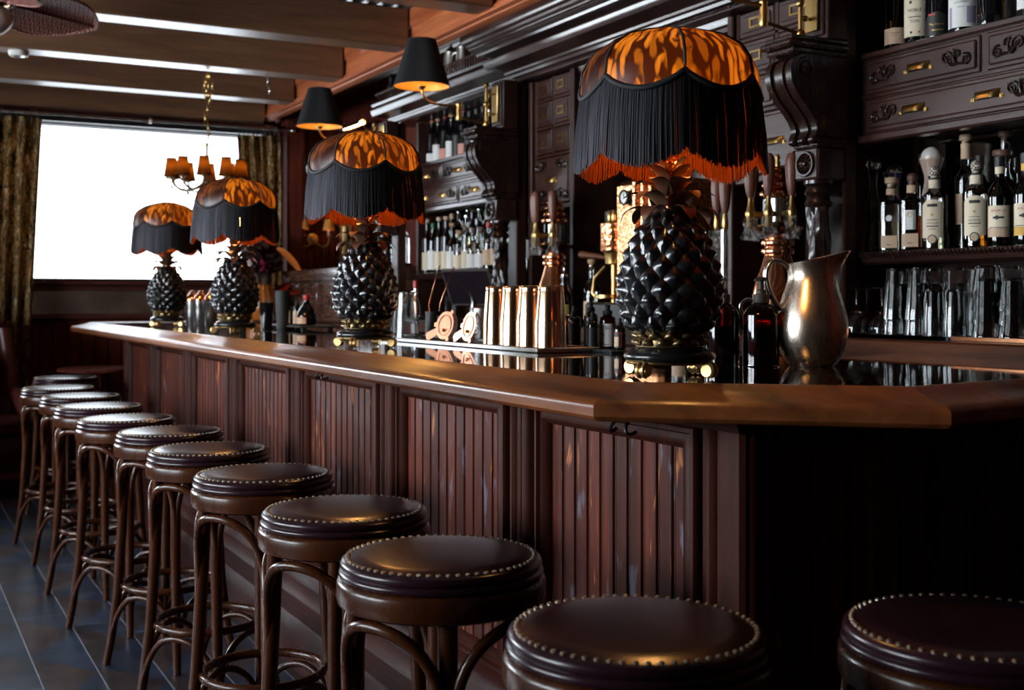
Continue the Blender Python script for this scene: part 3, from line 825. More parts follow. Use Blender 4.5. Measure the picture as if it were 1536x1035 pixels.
def bottle_bay(label, y0, y1, back, ext=0.0):
    ys1 = y1 + ext
    t = thing('bottle_cabinet', label, 'cabinet', (2.9, (y0+y1)/2, CT+.001))
    m = MB().box(2.78, 3.12, y0, y0+.025, CT+.002, 2.245, .003).box(2.785, 3.12, ys1-.025, ys1, CT+.002, 2.245, .003)
    m.box(3.10, 3.12, y0+.025, ys1-.025, CT+.002, 2.245)
    m.box(2.785, 3.10, y0+.025, y1-.025, 1.735, 1.965)
    wpart(m, 'carcass', W_DARK, t)
    wpart(MB().box(3.088, 3.099, y0+.04, y1-.04, 1.38, 1.72), 'mirror_back', back, t)
    mo = MB().box(3.075, 3.099, y0+.026, y1-.026, 1.721, 1.733, .003)
    wpart(mo, 'mirror_moulding', W_DARKY, t)
    sh = MB().box(2.775, 3.098, y0+.026, ys1-.026, 1.330, 1.358, .003)
    sh.strip([(2.7755,1.358), (2.752,1.356), (2.748,1.346), (2.755,1.338), (2.760,1.325), (2.7755,1.318)], y0+.003, ys1-.03, 'y')
    s_ = wpart(sh, 'shelf', W_DARKY, t)
    rp = MB(); n_ = int((ys1-y0-.03)/.015)
    for k in range(n_):
        y = y0+.01+k*.015
        rp.tube([(2.750, y-.006, 1.339), (2.7455, y, 1.3465), (2.750, y+.006, 1.354)], [.0025,.0052,.0025], 6)
    wpart(rp, 'rope_moulding', W_CARVE, s_)
    fr = MB().box(BX-.012, 2.784, y0, y1, 1.966, 1.986, .004).box(BX-.018, 2.784, y0, y1, 1.700, 1.728, .006).box(BX-.006, 2.784, y0, y1, 1.841, 1.849, .001)
    fr.box(2.756, 2.784, y0, y1, 1.728, 1.966)
    wpart(fr, 'drawer_frame', W_DARKY, t)
    L = y1-y0; g = .012
    for k in range(3):
        a = y0+g + k*(L-2*g)/3; b = a + (L-2*g)/3
        a += .010; b -= .010
        drawer(t, a, b, 1.854, 1.961, [(a+b)/2], [(a+.080, 1.907, .058, 1), (b-.080, 1.907, .058, -1)])
    for k in range(2):
        a = y0+g + k*(L-2*g)/2; b = a + (L-2*g)/2
        a += .010; b -= .010; q = (b-a)*.30
        drawer(t, a, b, 1.733, 1.837, [a+q, b-q], [(a+.085, 1.785, .058, 1), (b-.085, 1.785, .058, -1)])
    return t
n = NT('bottle_shelf_mirror'); sp_ = n.noise(n.coords((2,2,2)), 3, 4)
n.pbr(n.ramp(sp_, [(.3, (.30,.30,.28)), (.7, (.62,.62,.58))]), .07, 1.0); M_MIR = n.m
bayL = bottle_bay('carved bottle cabinet with brass handled drawers between the two far columns', 5.055, 6.365, M_TARN)
bayR = bottle_bay('carved bottle cabinet with brass handled drawers above the stacked clean glasses', 1.36, 2.765, M_MIR, .135)
rs = MB().box(2.885, 2.975, 5.09, 6.33, 1.359, 1.405, .003).box(2.976, 3.085, 5.09, 6.33, 1.359, 1.465, .003)
wpart(rs, 'bottle_step', W_DARKY, bayL)

def tower(label, y0, y1):
    t = thing('drawer_cabinet', label, 'cabinet', (2.9, (y0+y1)/2, CT+.001))
    m = MB().box(2.775, 3.12, y0, y1, 1.635, 2.245)
    m.box(2.735, 3.12, y0-.035, y0-.001, CT+.002, 2.245, .005).box(2.735, 3.12, y1+.001, y1+.032, CT+.002, 2.245, .005)
    m.box(2.745, 2.775, y0, y1, 1.622, 1.650, .005)
    wpart(m, 'carcass', W_DARK, t)
    bd = MB()
    for k in range(int((y1-y0)/.055)): bd.box(3.03, 3.05, y0+.004+k*.055, y0+.054+k*.055, CT+.002, 1.62, .004)
    wpart(bd, 'back_boards', W_DARK, t)
    fr = MB(); yc = (y0+y1)/2
    for a, b in ((y0, y0+.02), (yc-.010, yc+.010), (y1-.02, y1)): fr.box(2.752, 2.775, a, b, 1.650, 2.245, .002) if a != yc-.010 else fr.box(2.752, 2.775, a, b, 1.875, 2.245, .002)
    for z in (1.872, 2.005, 2.135): fr.box(2.752, 2.775, y0+.02, y1-.02, z, z+.014, .002)
    wpart(fr, 'frame', W_DARK, t)
    drawer(t, y0+.022, y1-.022, 1.654, 1.868, [yc], [(y0+.085, 1.695, .055, 1), (y1-.085, 1.695, .055, -1), (y0+.085, 1.830, .055, 1), (y1-.085, 1.830, .055, -1)])
    for z0 in (1.889, 2.021, 2.151):
        for a, b in ((y0+.023, yc-.013), (yc+.013, y1-.023)):
            z1 = min(z0+.112, 2.24)
            dr = MB().box(BX, 2.775, a, b, z0, z1, .004); dr.box(BX-.005, BX+.001, a+.014, b-.014, z0+.014, z1-.014, .004)
            d = wpart(dr, 'drawer', W_GREY, t)
            c = (a+b)/2; zc = (z0+z1)/2; h = MB()
            for (p, q, r0, r1) in ((c-.030, c+.030, zc+.012, zc+.018), (c-.030, c+.030, zc-.018, zc-.012), (c-.030, c-.022, zc-.012, zc+.012), (c+.022, c+.030, zc-.012, zc+.012)):
                h.box(BX-.009, BX-.005, p, q, r0, r1)
            wpart(h, 'label_holder', M_BRASS, d)
    return t
tower('tall cabinet of small labelled drawers left of the dark centre recess', 4.535, 4.885)
tower('tall cabinet of small labelled drawers between the centre recess and the near carved column', 2.945, 3.385)

def column(label, y):
    t = thing('carved_column', label, 'column', (2.62, y, CT+.001))
    w = .062
    wpart(MB().box(2.68, 2.735, y-.045, y+.045, CT+.002, 2.245, .006), 'backing', W_DARK, t)
    b = MB().box(2.555, 2.679, y-w, y+w, CT+.002, CT+.05, .006)
    prof = [(.05,.05), (.054,.06), (.048,.072), (.038,.08), (.042,.09), (.036,.10)]
    b.lathe([(r, CT+z) for r, z in prof], 24, None, (2.615, y, 0))
    wpart(b, 'base', W_DARK, t)
    z0, z1 = CT+.10, 1.50
    def tw(u, v):
        a = 2*pi*u; z = z0 + (z1-z0)*v
        r = .033 + .006*cos(3*a - 26*z) + .002*cos(9*a + 40*z)
        return (2.615 + r*cos(a), y + r*sin(a), z)
    s = MB().grid(tw, 36, 70, True)
    s.lathe([(.034,1.498), (.042,1.505), (.044,1.512), (.038,1.52), (.034,1.53), (.042,1.538), (.045,1.546), (.040,1.554), (.036,1.562), (.046,1.572), (.046,1.582)], 28, None, (2.615, y, 0))
    wpart(s, 'twisted_shaft', W_CARVE, t)
    rb = MB().box(2.562, 2.679, y-.053, y+.053, 1.583, 1.683, .007)
    k_ = wpart(rb, 'rosette_block', W_GREY, t)
    ro = MB(); 
    ro.torus((2.558, y, 1.633), .036, .005, 28, 6, 'x'); ro.ball((2.559, y, 1.633), .010, 10, 8)
    for k in range(12):
        a = 2*pi*k/12; ro.tube([(2.560, y+.012*cos(a), 1.633+.012*sin(a)), (2.556, y+.022*cos(a), 1.633+.022*sin(a)), (2.560, y+.032*cos(a), 1.633+.032*sin(a))], [.002,.005,.002], 6)
    wpart(ro, 'rosette', W_CARVE, k_)
    cv = [(2.50,1.964), (2.462,1.945), (2.448,1.912), (2.455,1.872), (2.482,1.832), (2.518,1.795), (2.545,1.762), (2.553,1.735), (2.545,1.716)]
    cs = [p for p in smooth_prof(cv, 4)]
    co = MB()
    for a, b_, off in ((-.060,-.036,0), (.036,.060,0), (-.0355,-.018,.010), (.018,.0355,.010), (-.0175,.0175,.002)):
        poly = [(x+off, z) for x, z in cs] + [(2.679,1.716), (2.679,1.964)]
        co.prism(poly, y+a, y+b_, 'xz')
    for a in (-.045, 0, .045): co.ball((2.552, y+a, 1.705), .018, 14, 8, .8)
    co.box(2.56, 2.679, y-.058, y+.058, 1.684, 1.716, .005)
    # eye of the scroll on both cheeks
    for sgn in (-1, 1):
        pts = []
        for i in range(30):
            u = i/29; a = u*4.5*pi + pi*.5; r = .036*(1-u*.85)
            pts.append((2.505 + r*cos(a), y + sgn*.0605, 1.918 + r*sin(a)))
        co.tube(pts, .004, 6)
    wpart(co, 'corbel', W_CARVE, t)
    cp = MB().box(2.455, 2.679, y-.066, y+.066, 1.966, 1.983, .005).box(2.435, 2.679, y-.074, y+.074, 1.984, 2.004, .007).box(2.45, 2.679, y-.066, y+.066, 2.005, 2.02, .004)
    wpart(cp, 'capital', W_CARVE, t)
    up = MB().box(2.60, 2.679, y-.060, y+.060, 2.021, 2.25, .004).box(2.592, 2.60, y-.045, y+.045, 2.035, 2.24, .004)
    wpart(up, 'upper_panel', W_DARK, t)
    return t
CY = [2.81, 4.975, 6.44]
for y, l in zip(CY, ['nearest carved column with scroll corbel, beside the right bottle cabinet', 'carved column with scroll corbel left of the far draught tower', 'farthest carved column with scroll corbel, at the far end of the back bar']): column(l, y)

def beads(m, x, z, y0, y1, r, st):
    for k in range(int((y1-y0)/st)):
        y = y0 + (k+.5)*st
        m.box(x-r, x+r, y-r, y+r, z-r, z+r, r*.4)
def rnd(cx, cz, r, a0, a1, k=5): return [(cx + r*cos(radians(a0+(a1-a0)*i/k)), cz + r*sin(radians(a0+(a1-a0)*i/k))) for i in range(k+1)]
t = thing('cornice', 'deep moulded cornice over the middle of the dark back bar', 'cornice', (2.8, 3.85, 2.25))
CORN = t
P1 = [(3.12,2.251), (2.695,2.251), (2.690,2.263), (2.660,2.265), (2.6575,2.277), (2.635,2.279), (2.632,2.288), (2.60,2.291), (2.585,2.294), (2.532,2.296), (2.525,2.305), (2.5215,2.315), (2.519,2.326), (2.521,2.332), (2.55,2.334), (2.566,2.340), (2.562,2.349), (2.545,2.353), (2.486,2.352), (2.483,2.3625), (2.462,2.364), (2.460,2.374), (2.444,2.376), (2.442,2.386), (2.428,2.388), (2.4265,2.398), (2.402,2.400), (2.398,2.408), (2.3965,2.418), (2.398,2.424), (2.40,2.438), (3.12,2.438)]
wpart(MB().strip(P1, 2.72, 4.97, 'y'), 'mouldings', W_DARKY, t, 25)
m = MB(); beads(m, 2.682, 2.2585, 2.73, 4.965, .0035, .0125); beads(m, 2.452, 2.366, 2.73, 4.965, .0032, .0115); beads(m, 2.433, 2.384, 2.73, 4.965, .0032, .0115)
wpart(m, 'bead_row', W_GREY, t)
def side_cornice(label, y0, y1):
    t = thing('cornice', label, 'cornice', (2.8, (y0+y1)/2, 2.25))
    o = .055
    P = [(3.12,2.251), (2.72,2.251), (2.712,2.262), (2.700,2.266), (2.6975,2.277), (2.690,2.279), (2.687,2.288), (2.66,2.291), (2.64,2.294), (2.532+o,2.296), (2.525+o,2.305), (2.5215+o,2.315), (2.519+o,2.326), (2.521+o,2.332), (2.62,2.334), (2.615,2.343), (2.585,2.350), (2.578,2.362), (3.12,2.362)]
    wpart(MB().strip(P, y0, y1, 'y'), 'mouldings', W_DARKY, t, 25)
    m = MB(); beads(m, 2.707, 2.2585, y0, y1, .0035, .0125); wpart(m, 'bead_row', W_GREY, t)
    g = MB().box(2.60, 2.612, y0, y1, 2.420, 2.432, .002)
    n_ = int((y1-y0)/.03)
    for k in range(n_):
        y = y0 + .015 + k*.03
        g.lathe([(.004,2.3625), (.006,2.375), (.003,2.39), (.006,2.405), (.004,2.4195)], 6, None, (2.606, y, 0))
    wpart(g, 'gallery_rail', W_DARK, t)
    return t
side_cornice('lower cornice with spindle gallery over the far bottle cabinet', 4.973, 6.56)
side_cornice('lower cornice with spindle gallery over the near bottle cabinet', 1.2, 2.718)
# carved frieze board hanging below the side cornice
for (l, y0, y1) in (('carved leafy frieze board under the far lower cornice', 5.04, 6.37),):
    t = bayL
    t = wpart(MB().box(3.03, 3.045, 5.085, 6.335, 2.13, 2.2445, .003), 'frieze_board', W_DARK, t)
    for k in range(9):
        m = MB(); scroll(m, 3.029, 5.13+k*.145, 2.185, .052, 1 if k % 2 else -1); wpart(m, 'carving', W_GREY, t)
# centre recess
t = thing('recess_mirror', 'tall aged mirror in the dark centre recess behind the copper coffee machine', 'mirror', (3.08, 3.95, CT+.001))
n = NT('aged_dark_mirror'); q = n.noise(n.coords((4,4,4)), 1.5, 6, .65)
n.pbr(n.ramp(q, [(.35, (.02,.014,.012)), (.7, (.085,.06,.052))]), .30, .55); M_AGED = n.m
wpart(MB().box(3.09, 3.10, 3.46, 4.46, CT+.05, 2.10), 'mirror_glass', M_AGED, t)
m = MB().box(3.07, 3.118, 3.421, 3.46, CT+.002, 2.14, .006).box(3.07, 3.118, 4.46, 4.497, CT+.002, 2.14, .006).box(3.07, 3.118, 3.46, 4.46, CT+.002, CT+.05, .006).box(3.07, 3.118, 3.46, 4.46, 2.10, 2.14, .006)
wpart(m, 'frame', W_DARK, t)
t = CORN
P = [(3.05,2.15), (2.90,2.15), (2.89,2.165), (2.86,2.168), (2.855,2.185), (2.82,2.188), (2.815,2.205), (2.785,2.208), (2.78,2.222), (2.76,2.226), (2.755,2.249), (3.05,2.249)]
wpart(MB().strip(P, 3.425, 4.495, 'y'), 'recess_moulding', W_DARKY, t, 25)
m = MB(); beads(m, 2.766, 2.237, 3.43, 4.49, .003, .0115); wpart(m, 'bead_row', W_GREY, t)

# ---------------------------------------------------------------- swing-arm wall lights
M_SHADE = plain('black_pleated_shade', (.010,.010,.011), .6)
n = NT('gold_shade_lining'); n.pbr((.80,.42,.10), .45, .3); M_LINING = n.m
M_BULB2 = emissive('sconce_bulb_glass', (1.0, .60, .22), 45)
M_BULB3 = emissive('candle_bulb_glass', (1.0, .55, .2), 25)
def sconce(label, y, ang=0.0):
    t = thing('wall_light', label, 'wall light', (2.59, y, 2.02))
    bp = MB().box(-.008, -.0005, -.030, .030, .03, .205, .003)
    bp.v = bp.v; bp.build('backplate', M_BRASS, t)
    rod = MB().cyl((-.05,0,.0), (-.05,0,.215), .0075, n=12)
    for z in (.02, .115, .205): rod.ball((-.05,0,z), .014, 12, 8)
    for z in (.07, .165): rod.cyl((-.008,0,z), (-.05,0,z), .006, n=10).ball((-.03,0,z), .010, 10, 8)
    rod.build('pivot_rod', M_BRASS, t)
    arm = MB().tube([(-.05,0,.02), (-.19,.01,.045)], .006, 8)
    arm.ball((-.05,0,.02), .016, 12, 8).lathe([(.010,.03), (.014,.04), (.011,.055), (.014,.075), (.011,.09), (.014,.105), (.006,.115)], 14, None, (-.19,.01,0))
    arm.tube(bez((-.19,.01,.095), (-.30,.015,.10), (-.375,.0,.08), (-.385,0,.16), 12), .006, 8)
    arm.lathe([(.006,.155), (.016,.165), (.018,.172), (.012,.18), (.010,.205)], 14, None, (-.385,0,0))
    arm.build('swing_arm', M_BRASS, t)
    MB().lathe(smooth_prof([(.008,.205), (.012,.215), (.022,.235), (.020,.26), (.0005,.275)], 3), 14, None, (-.385,0,0)).build('bulb', M_BULB2, t)
    NP = 90
    pro = [(.130,.172), (.0645,.385)]
    def pl(u, v, k=1.0, pleat=.0012):
        a = 2*pi*u; r = pro[0][0] + (pro[1][0]-pro[0][0])*v
        r = r*k + pleat*(1 if int(round(u*2*NP)) % 2 else -1)
        return (-.385 + r*cos(a), r*sin(a), pro[0][1] + (pro[1][1]-pro[0][1])*v)
    s = MB().grid(pl, 2*NP, 2, True); s.torus((-.385,0,.172), .130, .0025, 48, 6).torus((-.385,0,.385), .0645, .0022, 36, 6)
    so = s.build('shade', M_SHADE, t, 50)
    MB().grid(lambda u, v: pl(u, v, .978, 0), 60, 2, True).build('lining', M_LINING, so, 80)
    sp = MB()
    for k in range(3):
        a = 2*pi*k/3; sp.cyl((-.385,0,.19), (-.385+.12*cos(a), .12*sin(a), .19), .0015, n=5)
    sp.build('spider', M_BRASS, so)
    return t
sconce('black pleated shade wall light mounted on the nearest carved column', CY[0])
sconce('black pleated shade wall light mounted on the carved column left of the drawers', CY[1])
sconce('black pleated shade wall light on the farthest carved column', CY[2]-.03)
# ================================================================== BOTTLES AND GLASSES
def text_geo(body, width):
    cu = bpy.data.curves.new('lettering', 'FONT'); cu.body = body; cu.align_x = 'CENTER'; cu.align_y = 'CENTER'; cu.size = 1.0; cu.resolution_u = 2
    cu.space_line = .8
    o = bpy.data.objects.new('lettering', cu); COL.objects.link(o)
    dg = bpy.context.evaluated_depsgraph_get()
    me = bpy.data.meshes.new_from_object(o.evaluated_get(dg))
    vs = [tuple(v.co) for v in me.vertices]; fs = [tuple(p.vertices) for p in me.polygons]
    bpy.data.objects.remove(o); bpy.data.curves.remove(cu); bpy.data.meshes.remove(me)
    x0 = min(v[0] for v in vs); x1 = max(v[0] for v in vs); y0 = min(v[1] for v in vs); y1 = max(v[1] for v in vs)
    s = width/(x1-x0); cx, cy = (x0+x1)/2, (y0+y1)/2
    return [((x-cx)*s, (y-cy)*s) for x, y, z in vs], fs
FACE = radians(180+32)      # labels face the customers' side of the bar
def on_cyl(pts, R, zc, a0=FACE): return [(R*cos(a0 + x/R), R*sin(a0 + x/R), zc + y) for x, y in pts]
def arc_patch(mb, R, z0, z1, arc, a0=FACE, edge=None, n=20):
    "a paper label wrapped round a bottle; edge(u) trims top and bottom"
    def fn(u, v):
        a = a0 + (u-.5)*arc; lo, hi = edge(u) if edge else (0, 1)
        return (R*cos(a), R*sin(a), z0 + (z1-z0)*(lo + (hi-lo)*v))
    return mb.grid(fn, n, 4)
SHAPES = {
 'spirit': [(.0001,.002), (.030,.0), (.037,.006), (.037,.15), (.036,.168), (.026,.190), (.0155,.205), (.0138,.215), (.0138,.262), (.0155,.263), (.0155,.274), (.012,.2745)],
 'wine': [(.0001,.004), (.030,.0), (.0375,.006), (.0375,.185), (.036,.200), (.026,.222), (.0165,.240), (.0145,.250), (.0142,.300), (.0158,.301), (.0158,.309), (.012,.310)],
 'slope': [(.0001,.004), (.034,.0), (.0425,.006), (.0430,.110), (.041,.145), (.031,.190), (.0205,.228), (.0160,.250), (.0150,.295), (.0165,.297), (.0165,.306), (.012,.307)],
 'tall': [(.0001,.003), (.026,.0), (.032,.006), (.032,.200), (.030,.216), (.020,.235), (.0145,.248), (.0138,.310), (.0152,.311), (.0152,.320), (.012,.321)],
 'round': [(.0001,.003), (.034,.0), (.043,.008), (.0435,.110), (.041,.135), (.030,.152), (.0185,.165), (.0165,.175), (.0162,.205), (.0185,.207), (.0185,.215), (.014,.216)],
 'squat': [(.0001,.003), (.033,.0), (.041,.006), (.041,.120), (.040,.135), (.031,.152), (.019,.165), (.0165,.18), (.016,.22), (.018,.222), (.018,.230), (.013,.231)],
 'shoulder': [(.0001,.003), (.033,.0), (.0395,.006), (.0395,.150), (.037,.162), (.022,.176), (.0175,.184), (.0165,.20), (.0165,.215), (.0185,.217), (.0185,.224), (.014,.225)],
}
SHAPES['swan'] = [(.0001,.003), (.036,.0), (.0425,.008), (.040,.05), (.028,.088), (.030,.11), (.036,.135), (.032,.165), (.019,.205), (.016,.235), (.022,.262), (.023,.268), (.018,.270)]
n = NT('woven_ball_pattern'); ck = n.new('TexChecker'); ck.inputs['Scale'].default_value = 170; n.link(n.coords(), ck.inputs[0]); ck.inputs[1].default_value = (.70,.60,.50,1); ck.inputs[2].default_value = (.05,.04,.035,1); n.pbr(ck.outputs[0], .5); M_WBALL = n.m
def make_bottle(name, label, loc, shape, glass, s=1.0, liquid=None, lab=None, neck=None, cap=None, text=(), cat='bottle', group=None, sq=0.0, rz=0.0, extra=None):
    prof = [(r*s, z*s) for r, z in SHAPES[shape]]
    t = thing(name, label, cat, loc, rz, group)
    def sqz(mb):
        if sq: 
            out = []
            for x, y, z in mb.v:
                a = atan2(y, x) - FACE; r = hypot(x, y); k = min(1/max(abs(cos(a)), abs(sin(a)), 1e-3), 1.25)
                kk = 1 + sq*(k-1) if r > .022*s else 1
                out.append((x*kk, y*kk, z))
            mb.v = out
        return mb
    b = sqz(MB().lathe(smooth_prof(prof, 2), 28, cap=False)).build('glass_body', glass, t, 60)
    if liquid:
        lv, lm = liquid; H = prof[-1][1]*lv
        lp = [(max(r-.0022, .00005), max(z, .004)) for r, z in prof if z < H]
        lp += [(max(interp([(z, r) for r, z in prof], H)-.0022, .001), H), (.0001, H)]
        sqz(MB().lathe(lp, 24, cap=False)).build('liquid', lm, t, 60)
    if lab:
        z0, z1, arc, mat = lab[:4]; edge = lab[4] if len(lab) > 4 else None
        R = max(r for r, z in prof)+.0007
        m = sqz(arc_patch(MB(), R, z0*s, z1*s, arc, edge=edge))
        lo = m.build('label', mat, t, 80)
        for (body, w, zc, im) in text:
            pts, fs = text_geo(body, w*s)
            mm = MB(); mm.add(on_cyl(pts, R+.0006, zc*s), fs); sqz(mm).build('lettering', im, lo, 80)
        if extra: extra(lo, R, s)
    if neck:
        z0, z1, mat = neck
        tz = [(z, r) for r, z in prof]
        nz = [z0*s + (z1-z0)*s*i/4 for i in range(5)]
        MB().lathe([(interp(tz, z)+.0008, z) for z in nz], 20, cap=False).build('neck_label', mat, t, 60)
    if cap:
        kind, mat = cap; top = prof[-1][1]; r = prof[-1][0]+.003*s
        if kind == 'screw': m = MB().lathe([(r+.001, top-.028*s), (r+.0015, top-.026*s), (r+.0015, top+.002), (r*.8, top+.004)], 20)
        elif kind == 'cork': m = MB().lathe([(r*.82, top-.012*s), (r*.82, top+.004), (r*1.25, top+.005), (r*1.3, top+.008), (r*1.3, top+.019), (r*1.2, top+.022)], 20)
        elif kind == 'ball': m = MB().ball((0,0,top+.014*s), .017*s, 18, 12); m.lathe([(r*.8, top-.01), (r*.8, top+.006)], 16)
        elif kind == 'bigball': m = MB().ball((0,0,top+.016*s), .027*s, 22, 14)
        elif kind == 'pour': m = MB().lathe([(r, top-.004), (r*1.1, top), (r*1.1, top+.010), (r*.5, top+.013), (.004, top+.016), (.0035, top+.045), (.0045, top+.047)], 14)
        m.build('stopper' if kind != 'screw' else 'cap', mat, t, 50)
    return t
Z1, Z2 = 1.3585, 1.987
def ink(lo, R, items, s=1.0):
    for (kind, mat, u, z, w, h) in items:
        m = MB()
        if kind == 'bar': arc_patch(m, R+.0006, z, z+h, w/R, FACE+u/R, n=8)
        elif kind == 'disc' or kind == 'ring':
            n_ = 24; rr = w
            pts = [(u+rr*cos(2*pi*k/n_), rr*sin(2*pi*k/n_)) for k in range(n_)]
            if kind == 'disc': m.add(on_cyl(pts, R+.0009, z), [tuple(range(n_))])
            else:
                inn = [(u+rr*.78*cos(2*pi*k/n_), rr*.78*sin(2*pi*k/n_)) for k in range(n_)]
                m.add(on_cyl(pts+inn, R+.0009, z), [(k, (k+1) % n_, n_+(k+1) % n_, n_+k) for k in range(n_)])
        m.build({'bar': 'printed_line', 'disc': 'printed_emblem', 'ring': 'printed_ring'}[kind], mat, lo, 80)
arch = lambda u: (.0 if abs(u-.5) > .30 else -.16*sin(pi*(u-.2)/.6), 1 - .14*abs(2*u-1)**2.4)
def agave_ink(lo, R, s):
    ink(lo, R, [('ring', P_INK, 0, .030, .014, 0), ('disc', P_TAN, 0, .030, .009, 0), ('bar', P_INK, 0, .128, .030, .009), ('bar', P_INK, 0, .068, .034, .003), ('bar', P_INK, 0, .060, .022, .0015), ('disc', P_GOLDINK, 0, .104, .004, 0), ('bar', P_INK, 0, .088, .030, .0018)])
# ---- middle shelf of the near cabinet, front row
GR = 'spirit bottles on the middle shelf of the near cabinet'
def mid(y, x=2.83): return (x, y, Z1)
make_bottle('decanter', 'tall dark swan-necked decanter with clear ball stopper, first on the middle shelf', mid(2.800, 2.84), 'swan', G_CLEAR, 1.0, (.62, L_RED), cap=('bigball', M_STEEL), cat='bottle', group=GR)
make_bottle('tequila_bottle', 'clear square bottle with white round emblem and tan lower label beside the dark decanter', mid(2.712), 'shoulder', G_CLEAR, .95, (.45, L_PALE), (.012,.125,1.2, P_TAN, lambda u: (0, .36)), (.19,.21,P_TAN), ('cork', P_TAN), sq=.7, group=GR,
            extra=lambda lo, R, s: ink(lo, R, [('disc', P_WHITE, 0, .105, .010, 0), ('bar', P_INK, 0, .020, .036, .002)]))
make_bottle('tequila_bottle', 'square bottle of amber spirit with pale window label, left of the arched labels', mid(2.627), 'shoulder', G_CLEAR, .95, (.50, L_WHISKY), (.012,.140,1.2, P_TAN, lambda u: (0, .34)), (.19,.215,P_TAN), ('ball', P_BROWNCAP), sq=.7, group=GR,
            extra=lambda lo, R, s: ink(lo, R, [('bar', P_WHITE, 0, .065, .036, .060), ('disc', P_TAN, 0, .112, .009, 0), ('bar', P_INK, 0, .022, .036, .002)]))
ag1 = make_bottle('agave_bottle', 'clear bottle with cream arched label and patterned ball stopper, left one of the two', mid(2.530, 2.82), 'shoulder', G_CLEAR, 1.0, (.55, L_PALE), (.035,.150,1.65, P_CREAM, arch), (.186,.212,P_CREAM), ('ball', M_WBALL), group=GR, extra=agave_ink, text=[('DISTILLER', .034, .079, P_INK)])
make_bottle('liqueur_bottle', 'long-necked clear bottle with plain tan label and dark contents, behind the arched labels', mid(2.485, 2.905), 'tall', G_CLEAR, 1.02, (.40, L_RED), (.075,.165,1.9, P_TAN), (.27,.315,P_TAN), ('cork', P_TAN), group=GR)
make_bottle('agave_bottle', 'bottle of golden spirit with cream arched label, right one of the two with ball stoppers', mid(2.375, 2.82), 'shoulder', G_CLEAR, 1.0, (.60, L_GOLD), (.035,.150,1.65, P_CREAM, arch), (.186,.212,P_CREAM), ('ball', M_WBALL), group=GR, extra=agave_ink, text=[('DISTILLER', .034, .079, P_INK)])
def rum_ink(lo, R, s): ink(lo, R, [('bar', P_INK, 0, .078, .030, .006), ('disc', P_INK, -.004, .081, .006, 0), ('bar', P_INK, 0, .052, .058, .002)])
make_bottle('rum_bottle', 'green rum bottle with cream and tan label and tan neck band', mid(2.285, 2.81), 'spirit', G_DKGREEN, .92, None, (.055,.125,2.0, P_CREAM), (.225,.262,P_CREAM), ('screw', P_BLACK), group=GR, text=[('RHUM J.M', .044, .108, P_REDINK)], extra=lambda lo, R, s: (rum_ink(lo, R, s), arc_patch(MB(), R, .026, .050, 2.0).build('lower_label', P_TAN, lo, 80)))
make_bottle('rum_bottle', 'green rum bottle with cream and orange label and orange neck band', mid(2.190, 2.80), 'spirit', G_DKGREEN, .92, None, (.055,.125,2.0, P_CREAM), (.225,.262,P_YELLOW), ('screw', P_BLACK), group=GR, text=[('RHUM J.M', .044, .108, P_REDINK)], extra=lambda lo, R, s: (rum_ink(lo, R, s), arc_patch(MB(), R, .026, .050, 2.0).build('lower_label', P_YELLOW, lo, 80)))
make_bottle('rum_bottle', 'dark rum bottle with white label at the cut-off right end of the middle shelf', mid(2.095, 2.81), 'spirit', G_BLACK, .95, None, (.04,.12,2.0, P_WHITE), None, ('screw', P_BLACK), group=GR)
# ---- middle shelf, back row
def ceramic(label, loc, mat, dot, s=1.0, ball=P_CERAMIC):
    t = thing('ceramic_bottle', label, 'bottle', loc, 0, GR)
    pr_ = [(.0001,.002), (.042,.0), (.048,.008), (.046,.05), (.040,.10), (.030,.15), (.0215,.19), (.020,.215), (.024,.235), (.033,.262), (.034,.268), (.030,.2695), (.0001,.27)]
    MB().lathe([(r*s, z*s) for r, z in smooth_prof(pr_, 2)], 30, cap=False).build('body', mat, t, 60)
    MB().ball((0,0,.272*s), .030*s, 22, 14).build('stopper', ball, t)
    m = MB()
    for k in range(10):
        a = 2*pi*k/10; R = lambda z: interp([(.19,.0215),(.215,.020),(.235,.024),(.262,.033),(.268,.034)], z)*s+.0006
        m.add([(R(.225)*cos(a), R(.225)*sin(a), .225*s)] + [(R(.264)*cos(a+d), R(.264)*sin(a+d), .264*s) for d in (-.28, 0, .28)], [(0,1,2), (0,2,3)])
    m.build('painted_petals', dot, t)
    m = MB()
    rr = random.Random(4)
    for k in range(26):
        a = FACE + rr.uniform(-1.2, 1.2); z = rr.uniform(.08, .19); R_ = interp([(.05,.046),(.10,.040),(.15,.030),(.19,.0215)], z)*s + .0012
        m.ball((R_*cos(a), R_*sin(a), z*s), .0028, 6, 4, .8)
    m.build('painted_flowers', dot, t); return t
ceramic('pale ceramic bottle with blue painted petals and dark ball stopper behind the clear square bottle', (2.93, 2.800, Z1), P_CERAMIC, P_BLUE, .99, M_STEEL)
ceramic('tall cream ceramic bottle with a big white ball stopper', (2.93, 2.640, Z1), P_CERAMIC, plain('pale_glaze_relief', (.52,.36,.28), .4), 1.10, plain('white_glaze', (.80,.74,.70), .25, coat=.5))
